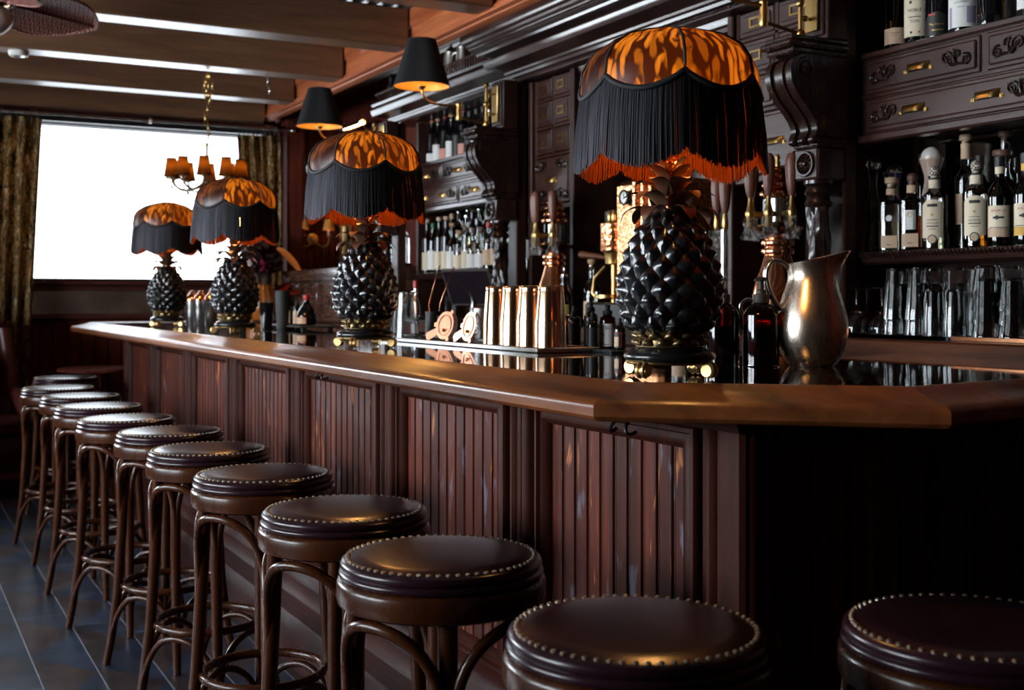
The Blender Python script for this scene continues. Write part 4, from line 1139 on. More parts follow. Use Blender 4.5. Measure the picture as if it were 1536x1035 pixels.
BK = [(2.745, 3.01, 'tall', G_BLACK, 1.0, P_BLACK, ('screw', P_BROWNCAP), 'black bottle standing between the two ceramic bottles'),
      (2.42, 3.00, 'tall', G_CLEAR, 1.05, P_CREAM, ('cork', P_BROWNCAP), 'clear long-necked bottle with wooden stopper in the back row by the mirror'),
      (2.375, 2.93, 'round', G_CLEAR, 1.25, P_PINK, ('cork', P_BROWNCAP), 'round clear bottle of amber spirit with pink label in the back row'),
      (2.285, 2.965, 'slope', G_BLACK, .95, None, ('cork', P_BROWNCAP), 'dark sloping bottle with wide wooden cap behind the green rum bottle'),
      (2.215, 3.02, 'spirit', G_CLEAR, 1.0, P_CREAM, ('screw', P_GREENCAP), 'clear bottle with green cap and cream label behind the rum bottles'),
      (2.165, 2.90, 'spirit', G_AMBER, 1.05, P_PINK, ('cork', P_WAX), 'whisky bottle with round glass stopper above the orange rum label'),
      (2.085, 2.95, 'tall', G_CLEAR, 1.0, P_BLACK, ('screw', P_BLACK), 'clear bottle with black label behind the last rum bottles'),
      (2.53, 3.02, 'wine', G_DKGREEN, .95, P_WHITE, ('screw', P_BLACK), 'dark green bottle against the mirror behind the arched labels')]
for y, x, sh_, g, s, lm, cp_, l in BK:
    make_bottle('spirit_bottle', l, (x, y, Z1), sh_, g, s, (.5, L_WHISKY) if g is G_CLEAR and sh_ == 'round' else None, (.04,.13,1.8, lm) if lm else None, None, cp_, group='spirit bottles at the back of the near cabinet')
# ---- top of the near cabinet
GT = 'bottles standing on top of the near drawers'
def top(y, x=2.83): return (x, y, Z2)
make_bottle('wine_bottle', 'green wine bottle with small tan label, first on top of the near drawers', top(2.690), 'wine', G_DKGREEN, 1.0, None, (.022,.072,2.2, P_TAN), None, ('screw', P_BLACK), group=GT, extra=lambda lo, R, s: ink(lo, R, [('bar', P_BROWNCAP, 0, .055, .030, .002), ('bar', P_BROWNCAP, 0, .048, .022, .0015)]))
make_bottle('amaro_bottle', 'dark bottle with tall cream label covered in small printed motifs', top(2.608), 'spirit', G_BLACK, 1.05, None, (.028,.142,2.1, P_CREAM), None, ('screw', P_BLACK), group=GT, text=[('NOBLE', .040, .105, P_INK), ('TON', .026, .072, P_INK)], extra=lambda lo, R, s: ink(lo, R, [('disc', P_INK, -.010, .042, .004, 0), ('disc', P_REDINK, .014, .042, .003, 0), ('disc', P_INK, -.012, .135, .005, 0), ('bar', P_INK, 0, .088, .04, .0025)]))
make_bottle('amaro_bottle', 'black sloping bottle with black label, gold script and red flash', top(2.523), 'slope', G_BLACK, .98, None, (.015,.088,2.0, P_BLACK, lambda u: (.0, 1-.35*(2*u-1)**2)), None, ('screw', P_BLACK), group=GT, text=[('The Amaro', .046, .050, P_GOLDINK)], extra=lambda lo, R, s: ink(lo, R, [('bar', P_REDINK, -.014, .076, .022, .006), ('bar', P_GOLDINK, .004, .030, .034, .0025)]))
make_bottle('fernet_bottle', 'wide dark bottle with white and lilac label under a corked neck', top(2.425, 2.825), 'squat', G_BLACK, 1.08, None, (.018,.128,2.2, P_WHITE, lambda u: (0, 1-.06*(2*u-1)**2)), (.18,.225,P_TAN), ('cork', P_TAN), group=GT, text=[('DON FERNET', .040, .086, P_INK)], extra=lambda lo, R, s: ink(lo, R, [('disc', P_BLUE, 0, .108, .0055, 0), ('bar', P_LILAC, .030, .03, .030, .05), ('bar', P_LILAC, -.034, .02, .010, .06), ('bar', P_INK, 0, .078, .022, .0012)]))
make_bottle('liqueur_bottle', 'black sloping bottle with embossed rings right of the lilac label', top(2.335), 'slope', G_BLACK, .95, None, None, (.16,.19,P_BLACK), ('screw', P_LILAC), group=GT)
make_bottle('liqueur_bottle', 'clear bottle half full of dark red liqueur behind the artichoke label', top(2.270, 2.845), 'wine', G_CLEAR, 1.0, (.36, L_RED), None, None, ('screw', P_BLACK), group=GT)
def artichoke(lo, R, s):
    pts, fs = [], []
    def petal(cx, cz, a, L, w):
        n0 = len(pts)
        for i in range(10):
            q = 2*pi*i/10; px, pz = L*cos(q), w*sin(q)
            pts.append((cx + px*cos(a) - pz*sin(a), cz + px*sin(a) + pz*cos(a)))
        fs.append(tuple(range(n0, n0+10)))
    for k in range(9): petal(.015*cos(pi*k/8)*.7, .012*sin(pi*k/8)+(.004 if k % 2 else 0), pi*k/8, .010, .006)
    petal(0, .004, pi/2, .016, .011); petal(0, -.022, pi/2, .014, .003); petal(.006, -.016, .6, .006, .002)
    m = MB(); m.add(on_cyl(pts, R+.0007, .150), fs); m.build('printed_artichoke', P_ORANGE, lo, 80)
    ink(lo, R, [('disc', P_BLUE, 0, .040, .004, 0)])
make_bottle('artichoke_liqueur_bottle', 'tall bottle with white label printed with an orange artichoke', top(2.187, 2.815), 'wine', G_BLACK, 1.05, None, (.022,.190,2.0, P_WHITE), None, ('screw', P_BLACK), group=GT, text=[('CARCIOFO', .036, .075, P_INK), ('LE', .008, .100, P_REDINK)], extra=artichoke)
make_bottle('nonino_bottle'.replace('nonino', 'amaro'), 'round clear bottle with scalloped pale label lettered AMARO, at the right picture edge', top(2.080, 2.80), 'round', G_CLEAR, 1.05, (.8, L_RED), (.020,.115,2.0, P_WHITE, lambda u: (.10*abs(sin(u*pi*9)) + .5*(2*u-1)**2*.6, 1-.2*(2*u-1)**2)), None, ('cork', P_BLACK), group=GT, text=[('AMARO', .048, .095, P_INK), ('NONINO', .050, .080, P_INK)], extra=lambda lo, R, s: ink(lo, R, [('disc', plain('sage_ink', (.42,.48,.44), .6), 0, .055, .018, 0), ('disc', P_ORANGE, 0, .030, .006, 0)]))
# ---- far cabinet: many small bottles, copied from a few prototypes
GB = 'spirit bottles on the shelf of the far cabinet'
KIND = {
 'w': dict(shape='spirit', glass=G_BLACK, lab=(.02,.125,2.4,P_WHITE), cap=('cork',P_CORK), d='dark bottle with white label'),
 'c': dict(shape='tall', glass=G_BLACK, lab=(.02,.13,2.4,P_CREAM), cap=('cork',P_TAN), d='slim dark bottle with cream label'),
 'g': dict(shape='wine', glass=G_GREEN, lab=(.02,.14,2.2,P_WHITE), cap=('screw',P_GREENCAP), d='bright green bottle with white label'),
 'p': dict(shape='shoulder', glass=G_CLEAR, lab=(.02,.10,2.2,P_CREAM), liquid=(.55,L_WHISKY), cap=('cork',P_CORK), d='whisky bottle with cream label'),
 't': dict(shape='spirit', glass=G_CLEAR, lab=(.03,.12,2.2,P_TAN), liquid=(.6,L_WHISKY), cap=('screw',P_WAX), d='red capped bottle with tan label'),
 's': dict(shape='squat', glass=G_CLEAR, lab=(.02,.10,2.4,P_WHITE), liquid=(.5,L_GOLD), cap=('cork',P_BROWNCAP), d='squat golden bottle with white label'),
 'y': dict(shape='round', glass=G_AMBER, lab=(.03,.07,2.4,P_YELLOW), cap=('cork',P_BLACK), d='round amber bottle with gold label'),
 'n': dict(shape='tall', glass=G_CLEAR, lab=(.02,.12,2.2,P_CREAM), liquid=(.7,L_PALE), cap=('pour',M_CHROME), d='clear bottle with steel pourer'),
 'k': dict(shape='spirit', glass=G_BLACK, lab=(.03,.15,2.2,P_BLACK), cap=('screw',P_BLACK), d='black bottle with black label'),
 'e': dict(shape='tall', glass=G_DKGREEN, lab=(.03,.11,2.2,P_CREAM), cap=('screw',P_TAN), d='dark green bottle with cream label'),
 'r': dict(shape='wine', glass=G_BLACK, lab=(.02,.09,2.2,P_PINK), cap=('screw',P_WAX), d='pink labelled bottle with red wax top'),
 'b': dict(shape='spirit', glass=G_CLEAR, lab=(.05,.15,2.2,P_WHITE), liquid=(.75,L_PALE), cap=('screw',P_BLACK), d='clear spirit bottle with white label'),
 'o': dict(shape='wine', glass=G_BLACK, lab=(.03,.08,2.2,P_WHITE), cap=('screw',P_ORANGE), d='dark wine bottle with orange capsule'),
 'q': dict(shape='squat', glass=G_BLACK, lab=(.04,.115,2.2,P_WHITE), cap=('cork',M_PEWTER), d='broad dark bottle with white label'),
 'm': dict(shape='tall', glass=G_CLEAR, lab=(.10,.19,2.2,P_PINK), liquid=(.35,L_RED), cap=('screw',P_BROWNCAP), d='clear bottle with high pink label'),
 'l': dict(shape='tall', glass=G_BLACK, lab=(.10,.22,2.2,P_YELLOW), cap=('screw',P_BLACK), d='dark bottle with high yellow label'),
}
PROTO = {}
def put(kind, label, loc, group, s=.92):
    if kind in PROTO:
        return dup(PROTO[kind], loc, random.uniform(-.3,.3), label, group)
    K = KIND[kind]
    PROTO[kind] = make_bottle('spirit_bottle', label, loc, K['shape'], K['glass'], s, K.get('liquid'), K['lab'], None, K['cap'], group=group)
    return PROTO[kind]
rows = [('front row of far cabinet', 2.825, Z1, 6.30, -.0885, 'cgccwpnssttnypb'),
        ('middle row of far cabinet', 2.93, 1.4055, 6.27, -.0895, 'kenpcngtpbspnk'),
        ('back row of far cabinet', 3.03, 1.4655, 6.22, -.0920, 'eecgnccgncbrn')]
for rn, x, z, y0, st, seq in rows:
    for i, k in enumerate(seq):
        put(k, '%s, %s from far end, %s' % (KIND[k]['d'], ORD[i], rn), (x, y0 + st*i + random.uniform(-.004,.004), z), GB)
seq = 'owrwkrkbbqqml'
ys = [6.30, 6.215, 6.12, 6.035, 5.955, 5.875, 5.80, 5.715, 5.635, 5.56, 5.47, 5.375, 5.29]
KIND['r']['lab'] = (.02,.09,2.2,P_PINK)
for i, (k, y) in enumerate(zip(seq, ys)):
    put(k, '%s, %s from far end, on far drawers' % (KIND[k]['d'], ORD[i]), (2.86, y, Z2), 'bottles standing on top of the far drawers')
# ---- clean glasses under the near cabinet
t = thing('bar_mat', 'black rubber mat under the clean glasses on the back counter', 'mat', (2.77, 2.38, CT+.0005))
m = MB()  .box(-.17, .17, -.10, .47, 0, .006, .002)
for k in range(81): m.box(-.172, -.17, -.096+k*.007, .008+k*.007, 0, .009)
m.build('mat', M_RUBBER, t)
t = thing('serving_tray', 'copper tray under the stacked tumblers on the back counter', 'tray', (2.77, 1.98, CT+.0005))
MB().box(-.17, .17, -.45, .295, 0, .004, .001).box(-.172, -.168, -.45, .295, 0, .012, .001).build('tray', M_COPPER, t)
GG = CT+.0105
def glass_mesh(outer, w=.0022, base=.008, n=28):
    o = [(max(r, .0001), z) for r, z in outer]
    zt = max(z for r, z in o)
    inner = [(max(r-w, .0001), max(z, base)) for r, z in reversed(o)]
    return MB().lathe([(.0001, o[0][1])] + o + inner + [(.0001, base)], n, cap=False)
FLIP = Matrix.Diagonal((1, 1, -1, 1))
def inverted(mb, h):
    mb.v = [(x, -y, h-z) for x, y, z in mb.v]; mb.f = [f for f in mb.f]; return mb
def proto_glass(name, mb, label, loc, group, cat='glass'):
    o = mb.build(name, G_THICK, None, 50); o.location = loc
    return tag(o, label, cat, group)
PINT = [(.029,0), (.0305,.004), (.043,.150)]
TALL = [(.026,0), (.027,.004), (.033,.132)]
TUMB = [(.030,0), (.0315,.004), (.042,.088)]
g0 = None
def stack(pts, prof, h, step, cnt, nm, lab, group, z=GG, store={}):
    for i, (x, y) in enumerate(pts):
        for k in range(cnt if isinstance(cnt, int) else cnt[i]):
            top_ = (cnt if isinstance(cnt, int) else cnt[i]) - 1
            lvl = ['bottom', 'upper'][min(k, 1)] if top_ == 1 else (['lowest', 'second', 'third', 'topmost'][k] if top_ == 3 else (['lowest', 'middle', 'topmost'][k] if top_ == 2 else ''))
            l = lab % (lvl + ' ' if lvl else '', ORD[i])
            if nm in store:
                o = store[nm].copy(); COL.objects.link(o); o.location = (x, y, z + k*step); o['label'] = l
            else:
                store[nm] = proto_glass(nm, inverted(glass_mesh(prof), h), l, (x, y, z + k*step), group)
stack([(2.665,2.533), (2.665,2.446), (2.762,2.583), (2.762,2.496), (2.762,2.409), (2.762,2.322)], PINT, .15, .045, 2, 'pint_glass', '%supside-down pint glass in the %s two-high stack from the pitcher', 'upside-down pint glasses')
stack([(2.638,2.366), (2.640,2.297)], TALL, .132, 0, 1, 'highball_glass', '%supside-down slim highball glass, %s from the pitcher side', 'upside-down highball glasses')
stack([(2.675,2.216), (2.775,2.233), (2.675,2.130), (2.775,2.147), (2.675,2.044), (2.775,2.061)], TUMB, .088, .036, [4,4,3,4,3,3], 'tumbler', '%supside-down tumbler in the %s nested stack on the copper tray', 'upside-down tumblers')
# stemmed coupes standing upside down
cp_prof = [(.030,0), (.0302,.002), (.006,.006), (.0045,.012), (.004,.055), (.006,.066), (.030,.085), (.041,.105), (.044,.130), (.043,.150)]
cin = [(.0415,.150), (.0425,.130), (.0395,.107), (.029,.088), (.003,.074), (.0001,.073)]
def coupe():
    return inverted(MB().lathe([(.0001,0)] + cp_prof + cin, 26, cap=False), .150)
c0 = None
cpos = [(2.685,2.715), (2.695,2.618), (2.695,2.810), (2.79,2.775), (2.795,2.683), (2.885,2.805)]
for i, (x, y) in enumerate(cpos):
    l = '%supside-down stemmed glass in the %s row behind the pitcher' % (['first ', 'second ', 'third '][i % 3], ['front', 'back'][i//3])
    if c0 is None: c0 = proto_glass('stemmed_glass', coupe(), l, (x, y, CT+.0005), 'upside-down stemmed glasses')
    else:
        o = c0.copy(); COL.objects.link(o); o.location = (x, y, CT+.0005); o['label'] = l

# ================================================================== ON THE BAR TOP
B1 = BT+.0008
t = thing('metal_pitcher', 'brushed metal water pitcher with looped handle on the bar', 'pitcher', (1.803, 1.958, B1))
prof = smooth_prof([(.0475,0), (.060,.016), (.0725,.046), (.078,.078), (.0755,.108), (.067,.142), (.0575,.172), (.0525,.195), (.0530,.214), (.0565,.232)], 4)
SPD = radians(-28)
def pit(k):
    mb = MB().lathe([(max(r+k, .001), z + (0.002 if k < 0 else 0)) for r, z in prof], 56, cap=False)
    out = []
    for x, y, z in mb.v:
        a = atan2(y, x) - SPD; c_ = max(0, cos(a)); q = max(0, (z-.165)/.067)
        sp = c_**5*q**1.6*.030
        r = hypot(x, y); f = (r+sp)/r
        out.append((x*f, y*f, z + q*(.010*cos(a) + .010*c_**4)))
    mb.v = out; return mb
n = NT('brushed_warm_steel')
g = n.noise(n.coords((60, 60, 1.2)), 1.0, 3)
n.pbr(n.mix(g, (.52,.43,.35), (.70,.61,.52)), n.math('ADD', n.math('MULTIPLY', g, .14), .20), 1.0, n.bump(g, .05, .0005)); M_BRUSH = n.m
m = pit(0); b2 = pit(-.0016); m.add(b2.v, b2.f); m.lathe([(.0001,.0005), (.0475,0)], 40, cap=False)
m.build('body', M_BRUSH, t, 60)
hd = []
for i in range(21):
    u = i/20; p = bez((-.050,0,.214), (-.105,0,.268), (-.125,0,.180), (-.064,0,.118), 20)[i]
    hd.append((p[0]*cos(SPD), p[0]*sin(SPD), p[2]))
h = MB()
for off in (-.008, 0, .008):
    h.tube([(x - off*sin(SPD)*-1*0 + off*(-sin(SPD)), y + off*cos(SPD), z) for x, y, z in hd], [.0052 if off else .006]*21, 10)
h.build('handle', M_STEEL, t, 60)
M_SOAP = glassy('amber_pump_glass', (.22,.02,.006))
M_LIQ = plain('dark_syrup', (.012,.002,.001), .2)
for (x, y, l) in ((1.645, 2.072, 'left amber pump bottle beside the big pineapple lamp'), (1.700, 2.005, 'right amber pump bottle next to the pitcher handle')):
    t = thing('pump_bottle', l, 'bottle', (x, y, B1), radians(10), 'amber pump bottles')
    MB().lathe(smooth_prof([(.033,0), (.0385,.004), (.039,.010), (.039,.100), (.0375,.115), (.030,.128), (.020,.135), (.0155,.139), (.0155,.148)], 3), 32).build('glass_body', M_SOAP, t, 60)
    MB().lathe([(.0345,.004), (.0362,.010), (.0362,.088), (.0001,.088)], 28).build('syrup', M_LIQ, t)
    p = MB().lathe([(.0175,.138), (.018,.139), (.018,.156), (.011,.158), (.010,.166), (.0055,.168), (.0055,.186), (.008,.187), (.010,.190), (.009,.194)], 20)
    p.tube([(0,0,.190), (-.02,-.008,.1905), (-.038,-.014,.187)], [.0055,.0045,.003], 8)
    p.build('pump', M_RUBBER, t)
t = thing('bottle_opener', 'flat steel bar-blade bottle opener with ring, standing behind the pump bottles', 'bottle opener', (1.765, 2.13, B1))
m = MB().torus((0,0,.128), .0185, .004, 30, 8, 'y')
m.v = [(x, y*.5, z) for x, y, z in m.v]
m.prism([(-.012,0), (.012,0), (.0115,.05), (.008,.085), (.016,.113), (-.016,.113), (-.008,.085), (-.0115,.05)], -.0015, .0015, 'xz')
o = m.build('blade', M_STEEL, t); o.rotation_euler = (radians(6), 0, radians(-28))

t = thing('drip_tray', 'long steel rimmed bar mat under the shakers and strainers', 'tray', (1.66, 3.36, B1))
m = MB().box(-.09, .10, -.60, .60, 0, .004, .001)
m.box(-.095, -.088, -.60, .60, 0, .013, .002).box(.098, .105, -.60, .60, 0, .013, .002).box(-.088, .098, -.60, -.594, 0, .013, .002).box(-.088, .098, .594, .60, 0, .013, .002)
m.build('tray', M_STEEL, t)
m = MB()
for k in range(44): m.box(-.085, .095, -.59+k*.027, -.575+k*.027, .0045, .008, .001)
m.build('ribs', M_RUBBER, t)
TZ = B1+.0085
sh0 = None
for i, (x, y) in enumerate(((1.655,2.845), (1.652,2.948), (1.652,3.050), (1.650,3.155))):
    l = '%s rose-gold cocktail shaker tin from the right in the row of four' % ORD[i]
    if sh0 is None:
        sh0 = thing('shaker_tin', l, 'shaker', (x, y, TZ), 0, 'rose-gold shaker tins')
        MB().lathe([(.0455,.0), (.0462,.0015), (.0450,.005), (.0440,.075), (.0437,.0765), (.0436,.078), (.0432,.080), (.037,.158), (.0365,.160), (.0362,.1615), (.0368,.164), (.0362,.174), (.034,.1765), (.0001,.177)], 48, cap=False).build('tin', M_GOLDCOP, sh0, 50)
        MB().torus((0,0,.0015), .0455, .0014, 44, 6).build('rim', M_GOLDCOP, sh0)
    else: dup(sh0, (x, y, TZ), .5*i, l, 'rose-gold shaker tins')
s0 = None
for i, (x, y) in enumerate(((1.642,3.335), (1.640,3.510))):
    l = ['right copper cocktail strainer leaning on the bar mat beside the shakers', 'left copper cocktail strainer leaning on the bar mat towards the mixing glass'][i]
    if s0 is None:
        s0 = thing('cocktail_strainer', l, 'strainer', (x, y, TZ), 0, 'copper cocktail strainers')
        Mt = Matrix.Translation((0,0,.0505)) @ Matrix.Rotation(radians(-78), 4, 'Y') @ Matrix.Rotation(radians(28), 4, 'Z') @ Matrix.Scale(1.25, 4)
        d = MB().lathe([(.0001,0), (.033,0), (.0375,.0008), (.0375,.002), (.0001,.002)], 36, Mt, cap=False)
        for a in (-60, 60, 180): d.prism([(.034*cos(radians(a-9)), .034*sin(radians(a-9))), (.047*cos(radians(a-7)), .047*sin(radians(a-7))), (.047*cos(radians(a+7)), .047*sin(radians(a+7))), (.034*cos(radians(a+9)), .034*sin(radians(a+9)))], 0, .002, 'xy', Mt)
        d.build('plate', M_BRCOP, s0)
        c = MB(); pts = []
        for k in range(260):
            a = 2*pi*k/259; q = 2*pi*k/259*44
            R = .033 + .0055*cos(q); pts.append(tuple(Mt @ Vector((R*cos(a), R*sin(a), -.008+.0065*sin(q)))))
        c.tube(pts, .0011, 5); c.build('spring', M_BRCOP, s0, 60)
        e = MB(); e.tube([tuple(Mt @ Vector((.027*cos(2*pi*k/36), .027*sin(2*pi*k/36), .003))) for k in range(36)], .0013, 6, closed=True)
        e.ball(tuple(Mt @ Vector((-.012,.006,.005))), .006, 10, 8); e.build('ring', M_BRCOP, s0)
        hnd = MB().prism([(-.010,.036), (.010,.036), (.016,.075), (.012,.082), (-.012,.082), (-.016,.075)], 0, .002, 'xy', Mt)
        hnd.v = [(x_, y_, max(z_, .0003)) for x_, y_, z_ in hnd.v]
        hnd.build('handle', M_BRCOP, s0)
    else: dup(s0, (x, y, TZ), .2, l, 'copper cocktail strainers')
t = tag(glass_mesh([(.034,0), (.036,.004), (.047,.165)], .0025, .012, 16).v and inverted(glass_mesh([(.034,0), (.036,.004), (.047,.165)], .0025, .012, 16), .165).build('mixing_glass', G_THICK, None, 20), 'tall clear upside-down mixing glass beside the second pineapple lamp', 'glass'); t.location = (1.612, 3.77, TZ)
t = tag(inverted(glass_mesh(PINT), .150).build('pint_glass', G_THICK, None, 50), 'clear glass half hidden behind the second pineapple lamp', 'glass'); t.location = (1.60, 3.90, TZ)
t = thing('spoon_jar', 'small dark jar holding two thin copper bar spoons behind the second lamp', 'jar', (1.80, 3.95, B1))
MB().lathe([(.03,0), (.032,.003), (.032,.10), (.0285,.10), (.0285,.006), (.0001,.006)], 24, cap=False).build('jar', M_IRON, t)
t = thing('bar_spoon', 'thin copper bar spoon leaning left in the jar', 'spoon', (1.80, 3.95, B1+.008)); MB().tube([(-.01,0,.0), (-.022,-.0,.12), (.012,-.02,.255)], .002, 6).ball((.013,-.02,.258), .0035).build('handle', M_COPPER, t)
t = thing('bar_spoon', 'thin copper bar spoon leaning right in the jar', 'spoon', (1.80, 3.95, B1+.008)); MB().tube([(.01,.005,.0), (.022,-.006,.12), (.055,-.05,.25)], .002, 6).ball((.056,-.051,.253), .0035).build('handle', M_COPPER, t)
t = thing('ice_pail', 'steel pail with slot handle behind the strainers', 'pail', (1.835, 3.60, B1))
MB().lathe([(.045,0), (.048,.002), (.057,.114), (.059,.116), (.0565,.117), (.0545,.112), (.046,.006), (.0001,.006)], 40, cap=False).build('pail', M_STEEL, t)
MB().box(-.056, -.0535, -.018, .018, .09, .102, .001).build('slot', M_RUBBER, t)
t = tag(MB().lathe([(.033,0), (.034,.002), (.039,.098), (.0375,.098), (.032,.006), (.0001,.006)], 32, cap=False).build('copper_cup', M_COPPER), 'copper cup standing behind the shaker tins', 'cup'); t.location = (1.80, 3.02, B1)
t = tag(MB().lathe([(.033,0), (.034,.002), (.039,.085), (.0375,.085), (.032,.006), (.0001,.006)], 32, cap=False).build('copper_cup', M_COPPER), 'copper cup partly behind the right strainer', 'cup'); t.location = (1.80, 3.40, B1)
t = thing('napkin_caddy', 'small dark wooden napkin caddy beside the mixing glass', 'caddy', (1.83, 3.80, B1), radians(20))
MB().prism([(-.06,0), (.06,0), (.06,.02), (-.055,.085), (-.06,.085)], -.05, -.044, 'xz').prism([(-.06,0), (.06,0), (.06,.02), (-.055,.085), (-.06,.085)], .044, .05, 'xz').box(-.06,.06,-.044,.044,0,.005).box(-.06,-.054,-.044,.044,.005,.085).build('box', W_DARK, t)
# bitters
t = thing('bitters_mat', 'small black ribbed mat under the bitters bottles', 'mat', (1.825, 2.83, B1))
m = MB().box(-.085, .075, -.17, .20, 0, .006, .002)
for k in range(44): m.box(-.087, -.085, -.168+k*.0083, -.163+k*.0083, 0, .008)
m.build('mat', M_RUBBER, t)
G_BITT = plain('black_dropper_glass', (.006,.005,.006), .08)
def dropper(label, x, y, r, h, lab=None, txt=None, glass=None, z=B1+.0085):
    t = thing('bitters_bottle', label, 'bottle', (x, y, z), 0, 'dropper bottles of bitters')
    MB().lathe(smooth_prof([(r*.9,0), (r,.003), (r,h*.62), (r*.85,h*.70), (r*.5,h*.75), (r*.42,h*.78)], 3), 24).build('glass_body', glass or G_BITT, t, 60)
    MB().lathe([(r*.56,h*.765), (r*.58,h*.77), (r*.58,h*.86), (r*.38,h*.865), (r*.30,h*.89), (r*.36,h*.95), (r*.30,h*.985), (r*.1,h)], 18).build('dropper_cap', M_RUBBER, t, 60)
    if lab:
        lo = arc_patch(MB(), r+.0006, .004, h*.56, 2.6).build('label', lab, t, 80)
        for tx, w, zc, im in (txt or ()):
            pts, fs = text_geo(tx, w); m = MB(); m.add(on_cyl(pts, r+.0012, zc), fs); m.build('lettering', im, lo, 80)
        return t, lo
    return t, None
dropper('leftmost slim black dropper bottle right of the shakers', 1.800, 2.955, .0185, .118, P_BLACK, [('NO. 2', .012, .012, P_GOLDINK)])
dropper('tall black dropper bottle, second from the shakers', 1.83, 2.912, .0205, .132, P_BLACK)
dropper('short black dropper bottle in front of the labelled one', 1.765, 2.80, .0160, .102, P_BLACK)
d_, lo = dropper('dropper bottle with large white label and small red motif', 1.815, 2.800, .0235, .122, P_WHITE, [('BITTERS', .030, .058, P_INK)], G_AMBER)
ink(lo, .0241, [('disc', P_REDINK, -.002, .038, .003, 0), ('bar', P_INK, .012, .053, .020, .0012), ('bar', P_INK, .008, .008, .014, .002)])
d_, lo = dropper('small dark bottle with red bordered label next to the big lamp base', 1.79, 2.700, .0160, .085, P_BLACK, None)
ink(lo, .0166, [('bar', P_REDINK, 0, .044, .026, .0015), ('bar', P_REDINK, .012, .006, .0016, .038), ('bar', P_TAN, -.003, .008, .014, .026)])
# beside the far lamps
t = thing('bitters_mat', 'black raised tray under the small bottles by the third lamp', 'tray', (1.80, 5.55, B1))
MB().box(-.09, .10, -.30, .26, .012, .020, .003).box(-.07,-.05,-.28,-.26,0,.012).box(.06,.08,-.28,-.26,0,.012).box(-.07,-.05,.22,.24,0,.012).box(.06,.08,.22,.24,0,.012).build('tray', M_RUBBER, t)
for i, (x, y, r, h, l) in enumerate([(1.77,5.74,.018,.118,'left'), (1.785,5.66,.018,.120,'middle'), (1.80,5.57,.018,.118,'right')]):
    dropper('%s of three thin dark dropper bottles behind the third lamp' % l, x, y, r, h, P_TAN if i else None, None, None, B1+.021)
t = thing('liqueur_bottle', 'round black bottle with a red ball top and red bordered label', 'bottle', (1.80, 5.42, B1+.021))
MB().lathe(smooth_prof([(.035,0), (.046,.008), (.047,.040), (.040,.066), (.024,.092), (.016,.108), (.015,.118)], 3), 28).build('glass_body', G_BLACK, t, 60)
MB().ball((0,0,.130), .017, 18, 12).build('stopper', P_WAX, t)
lo = arc_patch(MB(), .0476, .006, .036, 1.3).build('label', P_TAN, t, 80); ink(lo, .0476, [('bar', P_REDINK, 0, .036, .055, .003), ('bar', P_REDINK, .028, .006, .003, .030)])
t = tag(glass_mesh([(.024,0), (.025,.004), (.033,.130)], .002, .008).build('straw_glass', G_BLACK), 'dark straw glass just right of the third lamp', 'glass'); t.location = (1.56, 5.27, B1)
t = thing('straw_cup', 'tall black straw cup behind the third lamp', 'cup', (1.70, 5.48, B1))
MB().lathe([(.027,0), (.028,.003), (.035,.185), (.0335,.185), (.026,.006), (.0001,.006)], 28, cap=False).build('cup', M_RUBBER, t)
sf = None
for i, (x, y) in enumerate(((1.56,6.72), (1.57,6.56), (1.59,6.40))):
    l = '%s steel shaker tin with copper strainer top between the two far lamps' % ['leftmost', 'middle', 'rightmost'][i]
    if sf is None:
        sf = thing('shaker_tin', l, 'shaker', (x, y, B1), 0, 'steel shakers between the far lamps')
        MB().lathe([(.036,0), (.037,.002), (.043,.130), (.0415,.130), (.0001,.128)], 30, cap=False).build('tin', M_STEEL, sf)
        MB().lathe([(.0415,.131), (.043,.134), (.036,.160), (.020,.175), (.014,.185), (.010,.192), (.0001,.194)], 26, cap=False).build('cap', M_COPPER, sf, 60)
    else: dup(sf, (x, y, B1), .6*i, l, 'steel shakers between the far lamps')
# ================================================================== BACK COUNTER EQUIPMENT
n = NT('hammered_copper')
vo = n.new('TexVoronoi'); vo.inputs['Scale'].default_value = 60; n.link(n.coords(), vo.inputs['Vector'])
n.pbr((.72,.31,.14), .26, 1.0, n.bump(vo.outputs[0], .6, .004)); M_HAM = n.m
C1 = CT+.0008
t = thing('espresso_machine', 'hammered copper coffee machine with gauge behind the big pineapple lamp', 'coffee machine', (2.74, 4.00, C1))
MB().box(-.16, .19, -.32, .16, 0, .10, .01).build('base', M_IRON, t)
MB().box(-.10, .17, -.30, .02, .1005, .59, .02).build('tower', M_HAM, t, 30)
m = MB()
for k in range(3): m.cyl((-.112, -.26+k*.055, .30), (-.112, -.26+k*.055, .575), .014, n=12)
m.build('pipes', M_HAM, t)
g = MB().cyl((-.118,-.075,.52), (-.101,-.075,.52), .028, n=28); g.build('gauge', P_WHITE, t)
MB().torus((-.119,-.075,.52), .028, .0045, 32, 8, 'x').build('gauge_rim', M_IRON, t)
MB().box(-.1195,-.118,-.077,-.073,.515,.54).build('gauge_needle', M_IRON, t)
MB().lathe([(.054,.31), (.056,.315), (.056,.425), (.050,.43)], 36, None, (-.06,.085,0)).build('group_drum', M_HAM, t)
MB().lathe([(.020,.431), (.022,.435), (.022,.475), (.018,.48)], 28, None, (-.06,.115,0)).build('drum_cap', M_IRON, t)
m = MB().lathe([(.02,.255), (.036,.26), (.040,.30), (.045,.3095)], 28, None, (-.06,.085,0)).cyl((-.06,.085,.10),(-.06,.085,.255),.012,n=12)
m.build('group_head', M_BRASS, t)
m = MB().tube([(-.06,.125,.285), (-.07,.20,.295), (-.08,.30,.305)], [.008,.012,.015], 12).ball((-.08,.305,.305), .016, 12, 8)
